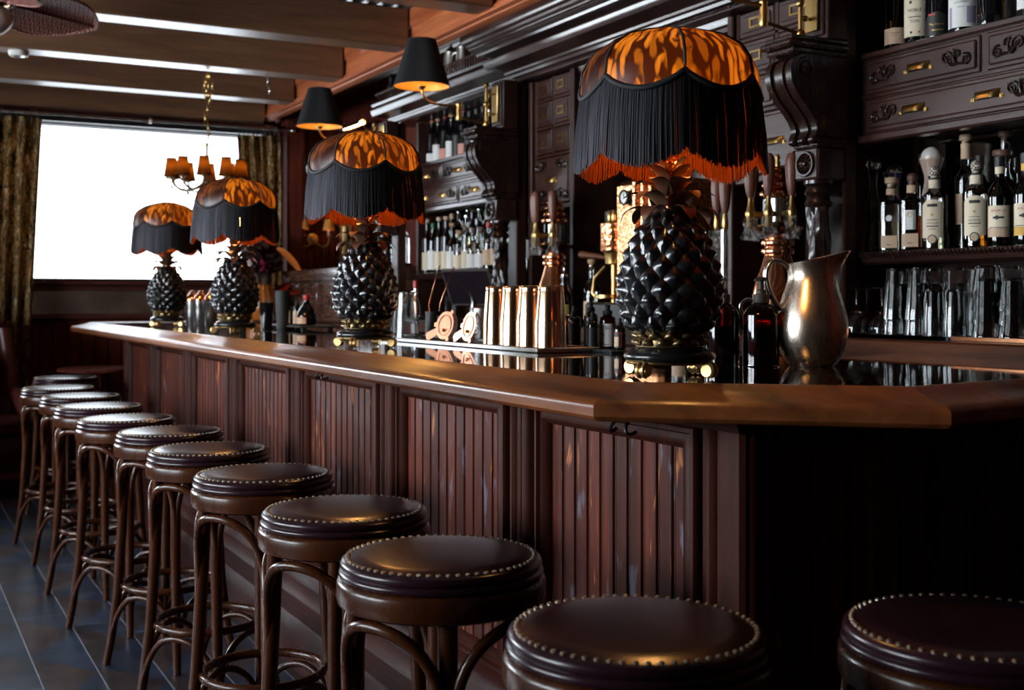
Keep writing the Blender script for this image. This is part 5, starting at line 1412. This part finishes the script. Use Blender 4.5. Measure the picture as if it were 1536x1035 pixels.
m.build('portafilter_handle', plain('turned_walnut', (.10,.03,.012), .4), t)
m = MB().tube([(-.10,.09,.25), (-.12,.14,.20), (-.12,.16,.14), (-.11,.14,.12)], .006, 8).lathe([(.05,.115),(.056,.118),(.056,.130),(.05,.133)], 24, None, (-.08,.10,0))
m.build('steam_wand', M_BRASS, t)
m = MB()
for dy in (-.03, .0): m.lathe([(.010,.431),(.012,.435),(.012,.475),(.008,.48)], 12, None, (-.085,.075+dy,0))
m.build('valves', M_BRASS, t)

M_WRAP = None
n = NT('crumpled_plastic_wrap')
q = n.noise(n.coords(), 60, 3)
tr = n.new('BsdfTransparent'); dd = n.new('BsdfPrincipled'); dd.inputs['Base Color'].default_value = (.72,.66,.62,1); dd.inputs['Roughness'].default_value = .15
mx = n.new('MixShader'); n.link(n.ramp(q, [(.45, (.02,.02,.02)), (.66, (.30,.30,.30))]), mx.inputs[0]); n.link(tr.outputs[0], mx.inputs[1]); n.link(dd.outputs[0], mx.inputs[2]); n.link(mx.outputs[0], n.out.inputs[0]); M_WRAP = n.m
M_TAPW = plain('tap_handle_walnut', (.20,.075,.05), .4)
def tap_tower(label, loc, hs, rz=0):
    t = thing('beer_tap_tower', label, 'beer tap', loc, rz)
    MB().lathe(smooth_prof([(.085,0), (.09,.01), (.075,.04), (.085,.09), (.078,.15), (.055,.22), (.044,.26)], 3), 40).build('pedestal', M_COPPER, t, 60)
    m = MB()
    for z in (.272, .300): m.lathe([(.040,z-.013), (.052,z-.009), (.055,z), (.052,z+.009), (.040,z+.013)], 36, cap=False)
    m.lathe([(.044,.255), (.042,.315), (.05,.325), (.082,.345), (.085,.352), (.06,.362), (.046,.368)], 36, cap=False)
    m.build('collar_rings', M_COPPER, t, 50)
    MB().lathe([(.048,.369), (.05,.375), (.05,.445), (.046,.45)], 32).build('sight_glass', G_CLEAR, t)
    MB().lathe([(.030,.369), (.030,.449)], 20).build('inner_pipe', M_STEEL, t)
    m = MB()
    for i, z in enumerate((.462, .490, .517, .540)):
        r = .058-.007*i; m.lathe([(r*.75,z-.013), (r,z-.008), (r+.003,z), (r,z+.008), (r*.75,z+.013)], 32)
    m.build('crown_rings', M_COPPER, t, 50)
    MB().lathe([(.008,.554), (.011,.565), (.006,.575), (.010,.585), (.004,.597)], 14).build('finial', M_BRASS, t, 60)
    for i, (a, zz) in enumerate(hs):
        c_, s_ = cos(a), sin(a)
        f = MB().cyl((.045*c_,.045*s_,.395+zz), (.085*c_,.085*s_,.395+zz), .010, n=12).lathe([(.009,-.05), (.012,-.045), (.013,-.01), (.017,0), (.013,.012), (.008,.03), (.006,.06)], 14, None, (.095*c_,.095*s_,.395+zz))
        fo = f.build('faucet', M_BRASS, t, 50)
        MB().lathe(smooth_prof([(.008,.055), (.012,.065), (.017,.09), (.021,.14), (.020,.175), (.012,.192), (.0005,.196)], 3), 18, None, (.095*c_,.095*s_,.395+zz)).build('tap_handle', M_TAPW, t, 60)
        w = MB(); rr = random.Random(i+3)
        def wf(u, v):
            q = 2*pi*u; r = .016 + .006*sin(3*q+v*7) + .004*sin(7*q - v*5) + .008*v
            return (.095*c_ + r*cos(q), .095*s_ + r*sin(q), .385+zz - .075*v)
        w.grid(wf, 26, 10, True).build('plastic_wrap', M_WRAP, fo, 80)
    return t
V = radians(180)
tap_tower('copper draught tower with wooden tap handles beside the nearest carved column', (2.63, 3.02, C1), [(V-1.25,.0), (V-.35,.0), (V+.55,-.0), (V+1.35,.0)])
tap_tower('copper draught tower with wooden tap handles in front of the left drawer cabinet', (2.65, 4.52, C1), [(V-.9,.0), (V+.0,.0), (V+.95,-.0)])
t = thing('beer_tap', 'pair of freestanding wooden tap handles on a slim post by the recess', 'beer tap', (2.63, 3.30, C1))
MB().lathe([(.03,0), (.032,.004), (.014,.012), (.012,.36), (.016,.365)], 20).build('post', M_STEEL, t)
for dy in (-.018, .028):
    MB().lathe([(.009,.36), (.012,.37), (.010,.40), (.007,.42)], 14, None, (-.01,dy,0)).build('faucet', M_BRASS, t)
    MB().lathe(smooth_prof([(.008,.415), (.012,.425), (.017,.45), (.021,.50), (.020,.535), (.012,.552), (.0005,.556)], 3), 18, None, (-.01,dy,0)).build('tap_handle', M_TAPW, t, 60)
m = MB().grid(lambda u, v: (-.02 + (.03+.012*sin(6*pi*u+5*v))*cos(2*pi*u), .03*sin(2*pi*u)*(1+.4*sin(9*v)), .355-.20*v), 26, 12, True)
m.build('plastic_wrap', M_WRAP, t, 80)
for i, (x, y, sh_, g, l) in enumerate([(2.66, 4.225, 'spirit', G_CLEAR, 'clear bottle with pale label and cork beside the coffee machine, left of two'), (2.60, 3.52, 'tall', G_CLEAR, 'clear slim bottle right of the big pineapple lamp on the back counter')]):
    make_bottle('spirit_bottle', l, (x, y, C1), sh_, g, .95, (.4, L_PALE), (.03,.11,2.0,P_TAN), None, ('cork', P_CORK))
make_bottle('spirit_bottle', 'dark bottle with olive label in front of the coffee machine', (2.58, 3.70+.62, C1), 'squat', G_BLACK, .9, None, (.03,.10,2.0,P_OLIVE), None, ('pour', M_CHROME))
# till screen, small things on the far back counter
t = thing('till_screen', 'tilted dark touch screen till on the far back counter', 'screen', (2.66, 5.38, C1), radians(28))
MB().box(-.06, .06, -.07, .07, 0, .012, .004).build('base', M_STEEL, t)
MB().tube([(0,0,.012), (.02,0,.09), (.0,0,.15)], .014, 10).build('stand', M_STEEL, t)
Ms = Matrix.Translation((-.01,0,.175)) @ Matrix.Rotation(radians(-28), 4, 'Y')
MB().box(-.008, .008, -.15, .15, -.105, .105, .005, Ms).build('housing', plain('till_housing', (.10,.08,.075), .4), t)
n = NT('till_glass'); n.pbr((.02,.014,.018), .08); 
MB().box(-.0095, -.0082, -.138, .138, -.093, .093, 0, Ms).build('display', n.m, t)
t = thing('soda_gun', 'chrome soda gun with red button on the far back counter', 'soda gun', (2.62, 5.95, C1))
MB().box(-.05,.05,-.06,.06,0,.02,.004).build('base', M_STEEL, t)
m = MB().tube(bez((0,0,.02), (0,.0,.14), (-.06,-.02,.18), (-.10,-.03,.10), 12), .011, 10).cyl((0,.045,.02),(0,.045,.17),.012); m.build('spout', M_CHROME, t)
MB().cyl((0,.045,.171),(0,.045,.215),.014).build('button', P_WAX, t)
b0 = None
for i, (x, y) in enumerate(((2.66,6.22), (2.64,6.12), (2.72,5.75), (2.73,5.12))):
    l = 'tall clear water glass on the far back counter, %s from the far end' % ORD[i]
    if b0 is None: b0 = proto_glass('water_glass', glass_mesh(TALL), l, (x, y, C1), 'water glasses on the far back counter')
    else:
        o = b0.copy(); COL.objects.link(o); o.location = (x, y, C1); o['label'] = l
t = tag(MB().box(-.05,.05,-.07,.07,0,.05,.004).build('wooden_box', plain('pale_box_wood', (.35,.20,.10), .5)), 'small pale wooden box beside the till screen', 'box'); t.location = (2.70, 5.00-.02, C1)

# ---------------------------------------------------------------- far end of the room
t = thing('sideboard', 'carved sideboard with bright ledge under the gilt mirror at the far end', 'sideboard', (2.87, 7.45, 0))
MB().box(-.22, .235, -.78, .885, .06, 1.335, .006).build('carcass', wood('carved_sideboard_wood', (.06,.022,.014), (.24,.11,.07), 'y', .26, 1.0, cr=.10), t)
W_SB = MAT['carved_sideboard_wood']
P = [(.235,1.336), (-.241,1.336), (-.240,1.358), (-.264,1.362), (-.263,1.376), (-.288,1.379), (-.286,1.409), (.235,1.411)]
MB().strip(P, -.80, .90, 'y').build('top', W_SB, t, 25)
m = MB().box(-.27, -.2205, -.78, .885, 1.055, 1.085, .006).box(-.25, -.2205, -.78, .885, .06, .14, .006); m.build('ledge', W_SB, t)
for k in range(3):
    y = -.62 + k*.56
    p = MB().box(-.228, -.2205, y-.20, y+.20, 1.10, 1.32, .004).box(-.236, -.228, y-.17, y+.17, 1.275, 1.295, .003)
    po = p.build('panel', W_SB, t)
    c = MB()
    for sg in (-1, 1): scroll(c, -.2285, y+sg*.095, 1.185, .10, sg)
    c.build('carving', W_SB, po)
for k in range(4):
    y = -.90 + k*.56
    if -.78 < y < .95:
        MB().strip([(-.2205,1.30), (-.245,1.315), (-.25,1.27), (-.235,1.22), (-.24,1.15), (-.2205,1.10)], y-.03, y+.03, 'y').build('bracket', W_SB, t)
t = thing('gilt_mirror', 'large gilt framed mirror on the wall above the far sideboard', 'mirror', (3.115, 7.95, 1.44))
MB().box(-.012, -.002, -.42, .42, .10, .82).build('mirror_glass', M_MIR, t)
m = MB().box(-.05, -.001, -.52, -.42, 0, .92, .02).box(-.05, -.001, .42, .52, 0, .92, .02).box(-.05, -.001, -.42, .42, .82, .92, .02).box(-.05, -.001, -.42, .42, 0, .10, .02)
for k in range(13): 
    scroll(m, -.05, -.45+k*.075, .872, .035, 1 if k % 2 else -1)
for k in range(10):
    scroll(m, -.05, -.47, .08+k*.08, .035, 1); scroll(m, -.05, .47, .08+k*.08, .035, -1)
m.build('frame', M_GILT, t)
t = thing('picture_light', 'brass picture light over the gilt mirror', 'picture light', (3.12, 7.95, 2.40))
MB().tube([(0,0,0), (-.06,0,.06), (-.13,0,.06)], .006, 8).build('arm', M_BRASS, t)
MB().prism([(-.165,.035), (-.16,.065), (-.14,.078), (-.115,.070), (-.11,.04), (-.12,.04), (-.122,.062), (-.14,.068), (-.155,.058)], -.20, .20, 'xz').build('shade', M_BRASS, t)
MB().cyl((-.138,-.18,.050), (-.138,.18,.050), .008, n=10).build('bulb', emissive('picture_light_tube', (1.0,.72,.38), 60), t)
t = thing('bell_jar', 'glass bell jar standing on the right end of the far sideboard', 'bell jar', (2.86, 6.86, 1.412))
MB().lathe([(.10,0), (.105,.003), (.105,.018), (.09,.022)], 32).build('base', W_DARK, t)
MB().lathe(smooth_prof([(.09,.023), (.09,.16), (.080,.21), (.05,.245), (.0005,.258)], 4), 36, cap=False).build('dome', G_THICK, t, 60)
MB().lathe(smooth_prof([(.03,.023), (.045,.05), (.02,.10), (.03,.14), (.012,.17)], 3), 20).build('ornament', plain('ivory_ornament', (.6,.52,.42), .4), t)
t = thing('candle_wall_light', 'brass candle wall light with amber shades beside the far post', 'wall light', (2.89, 8.57, 1.66))
MB().lathe([(.001,0), (.04,.004), (.045,.01), (.02,.02), (.001,.022)], 24, Matrix.Rotation(radians(90), 4, 'X')).build('backplate', M_BRASS, t)
for sg in (-1, 1):
    MB().tube(bez((0,-.02,0), (sg*.05,-.06,-.09), (sg*.12,-.09,-.06), (sg*.10,-.09,.02), 12), .006, 8).lathe([(.02,.02),(.024,.026),(.012,.03)], 16, None, (sg*.10,-.09,0)).build('arm', M_BRASS, t)
    MB().cyl((sg*.10,-.09,.03), (sg*.10,-.09,.10), .009, n=12).build('candle', P_CREAM, t)
    MB().lathe([(.001,.10), (.010,.115), (.009,.135), (.001,.155)], 12, None, (sg*.10,-.09,0)).build('bulb', M_BULB3, t)
    MB().lathe([(.045,.07), (.028,.15)], 20, None, (sg*.10,-.09,0), cap=False).build('shade', plain('amber_shade', (.75,.30,.05), .5), t)
    m = MB()
    for k in range(5): m.lathe([(.0005,-.012), (.005,-.002), (.0005,.012)], 6, None, (sg*(.03+.02*k), -.07, -.09-.012*(k % 2)))
    m.build('crystals', G_THICK, t)
# vase with flowers
t = thing('flower_stand', 'slim dark plant stand holding the flower vase beside the right curtain', 'stand', (2.38, 8.18, 0))
MB().lathe([(.13,1.03), (.14,1.035), (.14,1.055), (.02,1.058)], 32).build('top', W_RED, t)
MB().lathe([(.03,.12), (.022,.3), (.03,.6), (.022,.9), (.04,1.03)], 20).build('stem', W_RED, t, 60)
for k in range(3):
    a = 2*pi*k/3; MB().tube(bez((.02*cos(a),.02*sin(a),.22), (.10*cos(a),.10*sin(a),.20), (.14*cos(a),.14*sin(a),.10), (.19*cos(a),.19*sin(a),.015), 8), .014, 8).build('leg', W_RED, t)
t = thing('flower_vase', 'amber ribbed vase of dark foliage with orange, red and white blooms by the right curtain', 'vase', (2.38, 8.18, 1.0585))
M_VASE = plain('amber_vase_glaze', (.60,.19,.03), .3, coat=.5)
MB().grid(lambda u, v: ((interp([(0,.07),(.3,.10),(.7,.095),(.9,.07),(1,.08)], v) + .003*cos(16*2*pi*u))*cos(2*pi*u), (interp([(0,.07),(.3,.10),(.7,.095),(.9,.07),(1,.08)], v) + .003*cos(16*2*pi*u))*sin(2*pi*u), .25*v), 96, 16, True).build('vase', M_VASE, t, 60)
rr = random.Random(11)
fo = MB(); 
def petal(m, c, d, L, w, cup=.3):
    d = Vector(d).normalized(); u_ = d.cross(Vector((.2,.3,1))).normalized(); n_ = u_.cross(d)
    def fn(u, v, off=0):
        q = (u-.5)*2; wd = w*sin(pi*min(1, v*.92+.04))**.8
        p = Vector(c) + d*L*v + u_*wd*q + n_*(cup*L*(v*v*.6) - cup*w*q*q + off)
        return tuple(p)
    m.grid(fn, 6, 8); m.grid(lambda u, v: fn(u, v, .0015), 6, 8)
for k in range(60):
    a = rr.uniform(0, 2*pi); e = rr.uniform(.1, 1.4)
    d = (cos(a)*cos(e), sin(a)*cos(e), sin(e)); L = rr.uniform(.10, .19)
    petal(fo, (d[0]*.04, d[1]*.04, .30+.16*rr.random()), d, L, rr.uniform(.035,.06), rr.uniform(-.4,.3))
for k in range(14):
    a = rr.uniform(0, 2*pi); fo.tube([(0,0,.1), (.05*cos(a),.05*sin(a),.30), (.15*cos(a),.15*sin(a),.48)], .004, 5)
fo.build('foliage', plain('dark_bronze_foliage', (.045,.016,.011), .5), t, 80)
m = MB(); petal(m, (.08,-.10,.50), (.75,-.30,-.62), .24, .065, -.3); m.build('orange_bloom', plain('orange_petal', (.62,.15,.02), .5), t, 80)
m = MB(); petal(m, (.05,-.10,.20), (.9,-.4,-.05), .20, .05, .2); petal(m, (.06,-.10,.20), (.6,-.6,.35), .14, .05, .2); m.build('red_bloom', plain('red_petal', (.42,.03,.012), .5), t, 80)
m = MB(); petal(m, (-.10,-.12,.44), (-.5,-.4,-.55), .17, .055, .2); m.build('white_bloom', plain('white_petal', (.50,.40,.38), .5), t, 80)
m = MB()
for k in range(6): petal(m, (-.03,-.16,.38), (cos(k*1.05), -.4, sin(k*1.05)), .05, .022, .2)
m.build('magenta_bloom', plain('magenta_petal', (.22,.012,.05), .5), t, 80)
# chandelier
t = thing('chandelier', 'brass chandelier with amber candle shades hanging before the window', 'chandelier', (1.69, 6.92, 1.95))
MB().tube([(0,0,-.08), (0,0,.16)], .008, 8).lathe([(.004,-.10), (.022,-.085), (.030,-.05), (.012,-.02), (.02,.02), (.008,.06)], 20).ball((0,0,.165), .012).build('column', M_BRASS, t)
m = MB()
def link(m, c, s, rot, r=.0028):
    pts = []
    for k in range(14):
        a = 2*pi*k/14; x, z = s*.55*cos(a), s*sin(a); pts.append((c[0] + x*cos(rot), c[1] + x*sin(rot), c[2]+z))
    m.tube(pts, r, 5, closed=True)
z = .185; k = 0
while z < .585:
    link(m, (.012*sin(k*.9), 0, z), .018, (k % 2)*pi/2); z += .027; k += 1
for dx in (-.022, .0, .024):
    for q in range(6): link(m, (dx*sin(pi*(q+.5)/6)+.006, .01*dx, .43+q*.028), .018, (q % 2)*pi/2)
m.build('chain', M_BRASS, t)
NA = 10
for k in range(NA):
    a = 2*pi*k/NA; c_, s_ = cos(a), sin(a); R = .205
    ar = MB().tube(bez((.015*c_,.015*s_,-.05), (.08*c_,.08*s_,-.13), (.19*c_,.19*s_,-.12), (R*c_,R*s_,-.045), 10), .0065, 6).lathe([(.008,-.045), (.018,-.04), (.020,-.034), (.006,-.03)], 12, None, (R*c_,R*s_,0))
    ao = ar.build('arm', M_BRASS, t)
    MB().cyl((R*c_,R*s_,-.03), (R*c_,R*s_,.012), .006, n=8).build('candle', P_CREAM, ao)
    MB().lathe([(.001,.012), (.008,.022), (.007,.036), (.001,.05)], 8, None, (R*c_,R*s_,0)).build('bulb', M_BULB3, ao)
    s = MB().lathe([(.043,-.03), (.028,.072)], 16, None, (R*c_,R*s_,0), cap=False).torus((R*c_,R*s_,-.03), .043, .004, 16, 5).torus((R*c_,R*s_,.072), .028, .0035, 16, 5)
    s.build('shade', fringe('amber_chandelier_silk', (.14,.045,.010), (.30,.10,.012)) if k == 0 else bpy.data.materials['amber_chandelier_silk'], t, 60)
    m = MB()
    for q in range(3): m.lathe([(.0004,-.018), (.0085,-.004), (.0004,.016)], 6, None, ((R-.02*q)*c_, (R-.02*q)*s_, -.085-.022*q))
    a2 = a + 2*pi/NA
    m.tube([(R*c_,R*s_,-.06), (R*.98*cos((a+a2)/2), R*.98*sin((a+a2)/2), -.10), (R*cos(a2),R*sin(a2),-.06)], .002, 4)
    m.build('crystals', G_THICK, t)
# hook chain and detector on the joists, sensor on the post
t = thing('hanging_chain', 'short loose end of steel chain hanging from a ceiling beam', 'chain', (2.03, 6.86, 2.55))
m = MB()
for q in range(4): link(m, (.005*q, 0, -.016-.027*q), .017, (q % 2)*pi/2, .003)
m.tube([(0,0,0), (0,0,-.01)], .003, 6); m.build('links', M_CHROME, t)
t = thing('smoke_detector', 'round white smoke detector under a ceiling beam', 'smoke detector', (.66, 6.855, 2.549))
MB().lathe([(.045,-.028), (.052,-.02), (.054,-.0005)], 28).build('housing', P_WHITE, t); MB().lathe([(.02,-.032), (.03,-.0285)], 20).build('vent', M_STEEL, t)
t = thing('motion_sensor', 'small white sensor on the red post by the curtain', 'sensor', (2.80, 8.50, 2.18))
MB().ball((.03,-.03,0), .028, 16, 10, 1.3).build('lens', P_WHITE, t); MB().box(-.008,.03,-.02,.02,-.02,.06,.005).build('bracket', M_IRON, t)
t = thing('spot_fitting', 'small chrome fitting under the end of the header beam', 'fitting', (2.545, 8.30, 2.5215))
MB().lathe([(.018,-.035), (.024,-.028), (.024,-.012), (.01,-.0005)], 18).build('body', M_CHROME, t)
# ceiling fan
t = thing('ceiling_fan', 'ceiling fan with woven leaf shaped blades and pale glass globe', 'ceiling fan', (.40, 5.32, 2.44))
MB().cyl((0,0,.06), (0,0,.315), .014, n=14).lathe([(.02,-.02), (.075,-.01), (.09,.02), (.08,.055), (.02,.07)], 30).build('motor', M_BRASS, t, 60)
MB().lathe(smooth_prof([(.0005,-.135), (.05,-.125), (.085,-.09), (.092,-.055), (.07,-.022)], 4), 30, cap=False).build('globe', plain('frosted_globe', (.75,.73,.70), .5), t, 60)
n = NT('woven_rattan')
v = n.coords((1,1,1)); tc = n.new('TexCoord'); sp = n.new('SeparateXYZ'); n.link(tc.outputs['UV'], sp.inputs[0])
fx = n.math('PINGPONG', n.math('MULTIPLY', sp.outputs[0], 9.0), .5); fy = n.math('PINGPONG', n.math('MULTIPLY', sp.outputs[1], 4.0), .5)
dm = n.math('ADD', fx, fy); rg = n.math('SINE', n.math('MULTIPLY', dm, 19.0))
n.pbr(n.ramp(rg, [(.3, (.14,.045,.035)), (.8, (.48,.20,.15))]), .5, 0, n.bump(rg, .5, .003)); M_RAT = n.m
def blade_mesh():
    L0, L1 = .10, .50
    def w(v): return .20*(sin(pi*(.10+.90*v)))**.7*(1-.15*v) + .004
    m = MB()
    top_ = lambda u, v, o=0: (L0+(L1-L0)*v, (u-.5)*2*w(v), .012*(1-(2*u-1)**2) + o - .02*v)
    nu, nv = 13, 22
    m.grid(top_, nu, nv); m.grid(lambda u, v: top_(u, v, .006), nu, nv)
    edge = [top_(0, i/20) for i in range(21)] + [top_(1, 1-i/20) for i in range(21)]
    n0 = len(m.f)
    m.tube([(x, y, z+.003) for x, y, z in edge], .007, 6, closed=True)
    m.tube([(L0-.06,0,.012), (L1-.02,0,-.008)], .008, 6)
    me = m.mesh('blade', M_RAT, 60)
    uv = me.uv_layers.new(name='weave')
    for l in me.loops:
        c = me.vertices[l.vertex_index].co
        uv.data[l.index].uv = ((c.x-L0)/(L1-L0), c.y/.4+.5)
    return me
bm_ = blade_mesh()
for k in range(3):
    o = bpy.data.objects.new('blade', bm_); COL.objects.link(o); o.parent = t; o.rotation_euler = (radians(-13), 0, radians(26) + k*2*pi/3)
# seating at the far left
t = thing('wingback_chair', 'dark red leather wing chair with a patterned cushion at the far left', 'armchair', (.36, 7.85, 0), radians(25))
M_REDL = plain('dark_red_leather', (.085,.014,.012), .38)
m = MB().grid(lambda u, v: (.36*cos(pi*(u))*1.0, .28*sin(pi*u)**.7 + .06*v, .40 + (.62 + .10*sin(pi*u))*v), 26, 12)
m.grid(lambda u, v: (.42*cos(pi*u), .35*sin(pi*u)**.7 + .06*v - .0, .40 + (.62 + .10*sin(pi*u))*v), 26, 12)
m.tube([(.39*cos(pi*i/24), .315*sin(pi*i/24)**.7+.06, 1.02+.10*sin(pi*i/24)) for i in range(25)], .042, 10)
m.tube([(.39, 0, .40), (.40, .0, .75), (.39,.06,1.02)], .042, 10); m.tube([(-.39, 0, .40), (-.40, .0, .75), (-.39,.06,1.02)], .042, 10)
m.build('back', M_REDL, t, 60)
MB().box(-.36, .36, -.36, .30, .16, .40, .03).build('seat', M_REDL, t, 60)
MB().box(-.33, .33, -.40, .22, .401, .50, .04).build('seat_cushion', M_REDL, t, 60)
for sx in (-1, 1):
    MB().tube([(sx*.39,-.36,.34), (sx*.40,-.1,.60), (sx*.40,.1,.66)], .05, 10).build('arm', M_REDL, t, 60)
    for yy in (-.30, .26): MB().cyl((sx*.31,yy,0), (sx*.31,yy,.17), .018, .026, 10).build('leg', W_STOOL, t)
n = NT('orange_ikat'); q = n.noise(n.coords((14,14,6)), 1, 3, .5, 1); n.pbr(n.ramp(q, [(.42, (.02,.006,.004)), (.52, (.38,.10,.03))]), .8)
o = tag(MB().box(-.20, .20, -.05, .05, -.21, .21, .045).build('cushion', n.m, None, 70), 'orange patterned cushion propped on the dark red wing chair', 'cushion')
o.location = (.36-.02, 7.85-.09, .74); o.rotation_euler = (radians(-14), 0, radians(25))
t = thing('side_table', 'small round pedestal table beyond the end of the bar', 'table', (1.25, 8.02, 0))
MB().lathe([(.24,.735), (.25,.740), (.25,.757), (.235,.762)], 40).build('tabletop', W_RED, t)
MB().lathe([(.16,0), (.16,.02), (.04,.05), (.025,.10), (.03,.4), (.022,.6), (.06,.734)], 24).build('pedestal', W_RED, t, 60)
# things on the cornice gallery
t0 = thing('pewter_tankard', 'nearest pewter tankard standing on the far lower cornice', 'tankard', (2.66, 5.62, 2.363))
MB().lathe([(.045,0), (.047,.004), (.043,.02), (.036,.11), (.037,.118), (.033,.122), (.02,.135), (.006,.145), (.006,.155), (.0005,.157)], 28).build('body', M_PEWTER, t0, 50)
MB().tube(bez((.036,0,.10), (.085,0,.11), (.085,0,.03), (.042,0,.025), 12), .006, 8).build('handle', M_PEWTER, t0)
t0.scale = (1, 1, 1.25)
dup(t0, (2.66, 5.47, 2.363), 2.2, 'pewter tankard on the far lower cornice closest to the main cornice')
t1 = thing('candlestick', 'brass candlestick standing on the far lower cornice behind the wall light', 'candlestick', (2.665, 5.92, 2.363))
MB().lathe([(.04,0), (.042,.004), (.015,.015), (.010,.04), (.018,.055), (.010,.07), (.009,.12), (.020,.13), (.018,.15)], 20).build('stick', M_BRASS, t1, 50); t1.scale = (1, 1, 1.25)
t1 = thing('figurine', 'small dark figurine on the far end of the lower cornice', 'figurine', (2.665, 6.45, 2.363))
MB().lathe([(.03,0), (.03,.01), (.018,.015), (.022,.05), (.026,.08), (.014,.10), (.018,.115), (.016,.135), (.0005,.145)], 18).build('body', M_IRON, t1, 60); t1.scale = (1, 1, 1.25)
t1 = thing('figurine', 'small brass figurine on the lower cornice next to the dark one', 'figurine', (2.665, 6.22, 2.363))
MB().lathe([(.03,0), (.03,.01), (.018,.015), (.024,.06), (.020,.09), (.010,.11), (.015,.125), (.013,.15), (.0005,.155)], 18).build('body', M_BRASS, t1, 60); t1.scale = (1, 1, 1.2)
# ================================================================== CAMERA, WORLD
cam = bpy.data.objects.new('camera', bpy.data.cameras.new('camera')); COL.objects.link(cam)
cam.location = (0, 0, 1.21); cam.rotation_euler = (radians(90), 0, radians(-28.3))
cam.data.sensor_width = 36; cam.data.lens = 1760/1536*36; cam.data.shift_y = -69.5/1536
cam.data.clip_start = .05
cam.data.dof.use_dof = True; cam.data.dof.focus_distance = 2.5; cam.data.dof.aperture_fstop = 5.6
scn.camera = cam
wd = bpy.data.worlds.new('sky'); scn.world = wd; wd.use_nodes = True
bg = wd.node_tree.nodes['Background']; bg.inputs[0].default_value = (.86, .93, 1.0, 1); bg.inputs[1].default_value = SKY
def portal(name, loc, direction, w, h):
    l = bpy.data.lights.new(name, 'AREA'); l.shape = 'RECTANGLE'; l.size = w; l.size_y = h
    l.cycles.is_portal = True
    o = bpy.data.objects.new(name, l); COL.objects.link(o); o.location = loc
    o.rotation_euler = Vector(direction).to_track_quat('-Z', 'Z').to_euler()
portal('daylight_far', ((WIN[0]+WIN[1])/2, YF+.19, (WIN[2]+WIN[3])/2), (0,-1,0), WIN[1]-WIN[0], WIN[3]-WIN[2])
portal('daylight_far', ((WIN2[0]+WIN2[1])/2, YF+.19, (WIN2[2]+WIN2[3])/2), (0,-1,0), WIN2[1]-WIN2[0], WIN2[3]-WIN2[2])
for k, (a0, a1, z0, z1) in enumerate(LW):
    portal('daylight_side', (XL-.19, (a0+a1)/2, (z0+z1)/2), (1,0,0), a1-a0, z1-z0)
vs = scn.view_settings
scn.display_settings.display_device = 'sRGB'
vs.view_transform = 'Standard'; vs.look = 'None'; vs.gamma = 1.0; vs.exposure = EXPO
vs.use_curve_mapping = False
scn.cycles.use_denoising = True
scn.cycles.max_bounces = 10; scn.cycles.transparent_max_bounces = 24; scn.cycles.transmission_bounces = 10; scn.cycles.glossy_bounces = 5; scn.cycles.diffuse_bounces = 4
scn.cycles.sample_clamp_indirect = 6.0
scn.cycles.caustics_reflective = False; scn.cycles.caustics_refractive = False
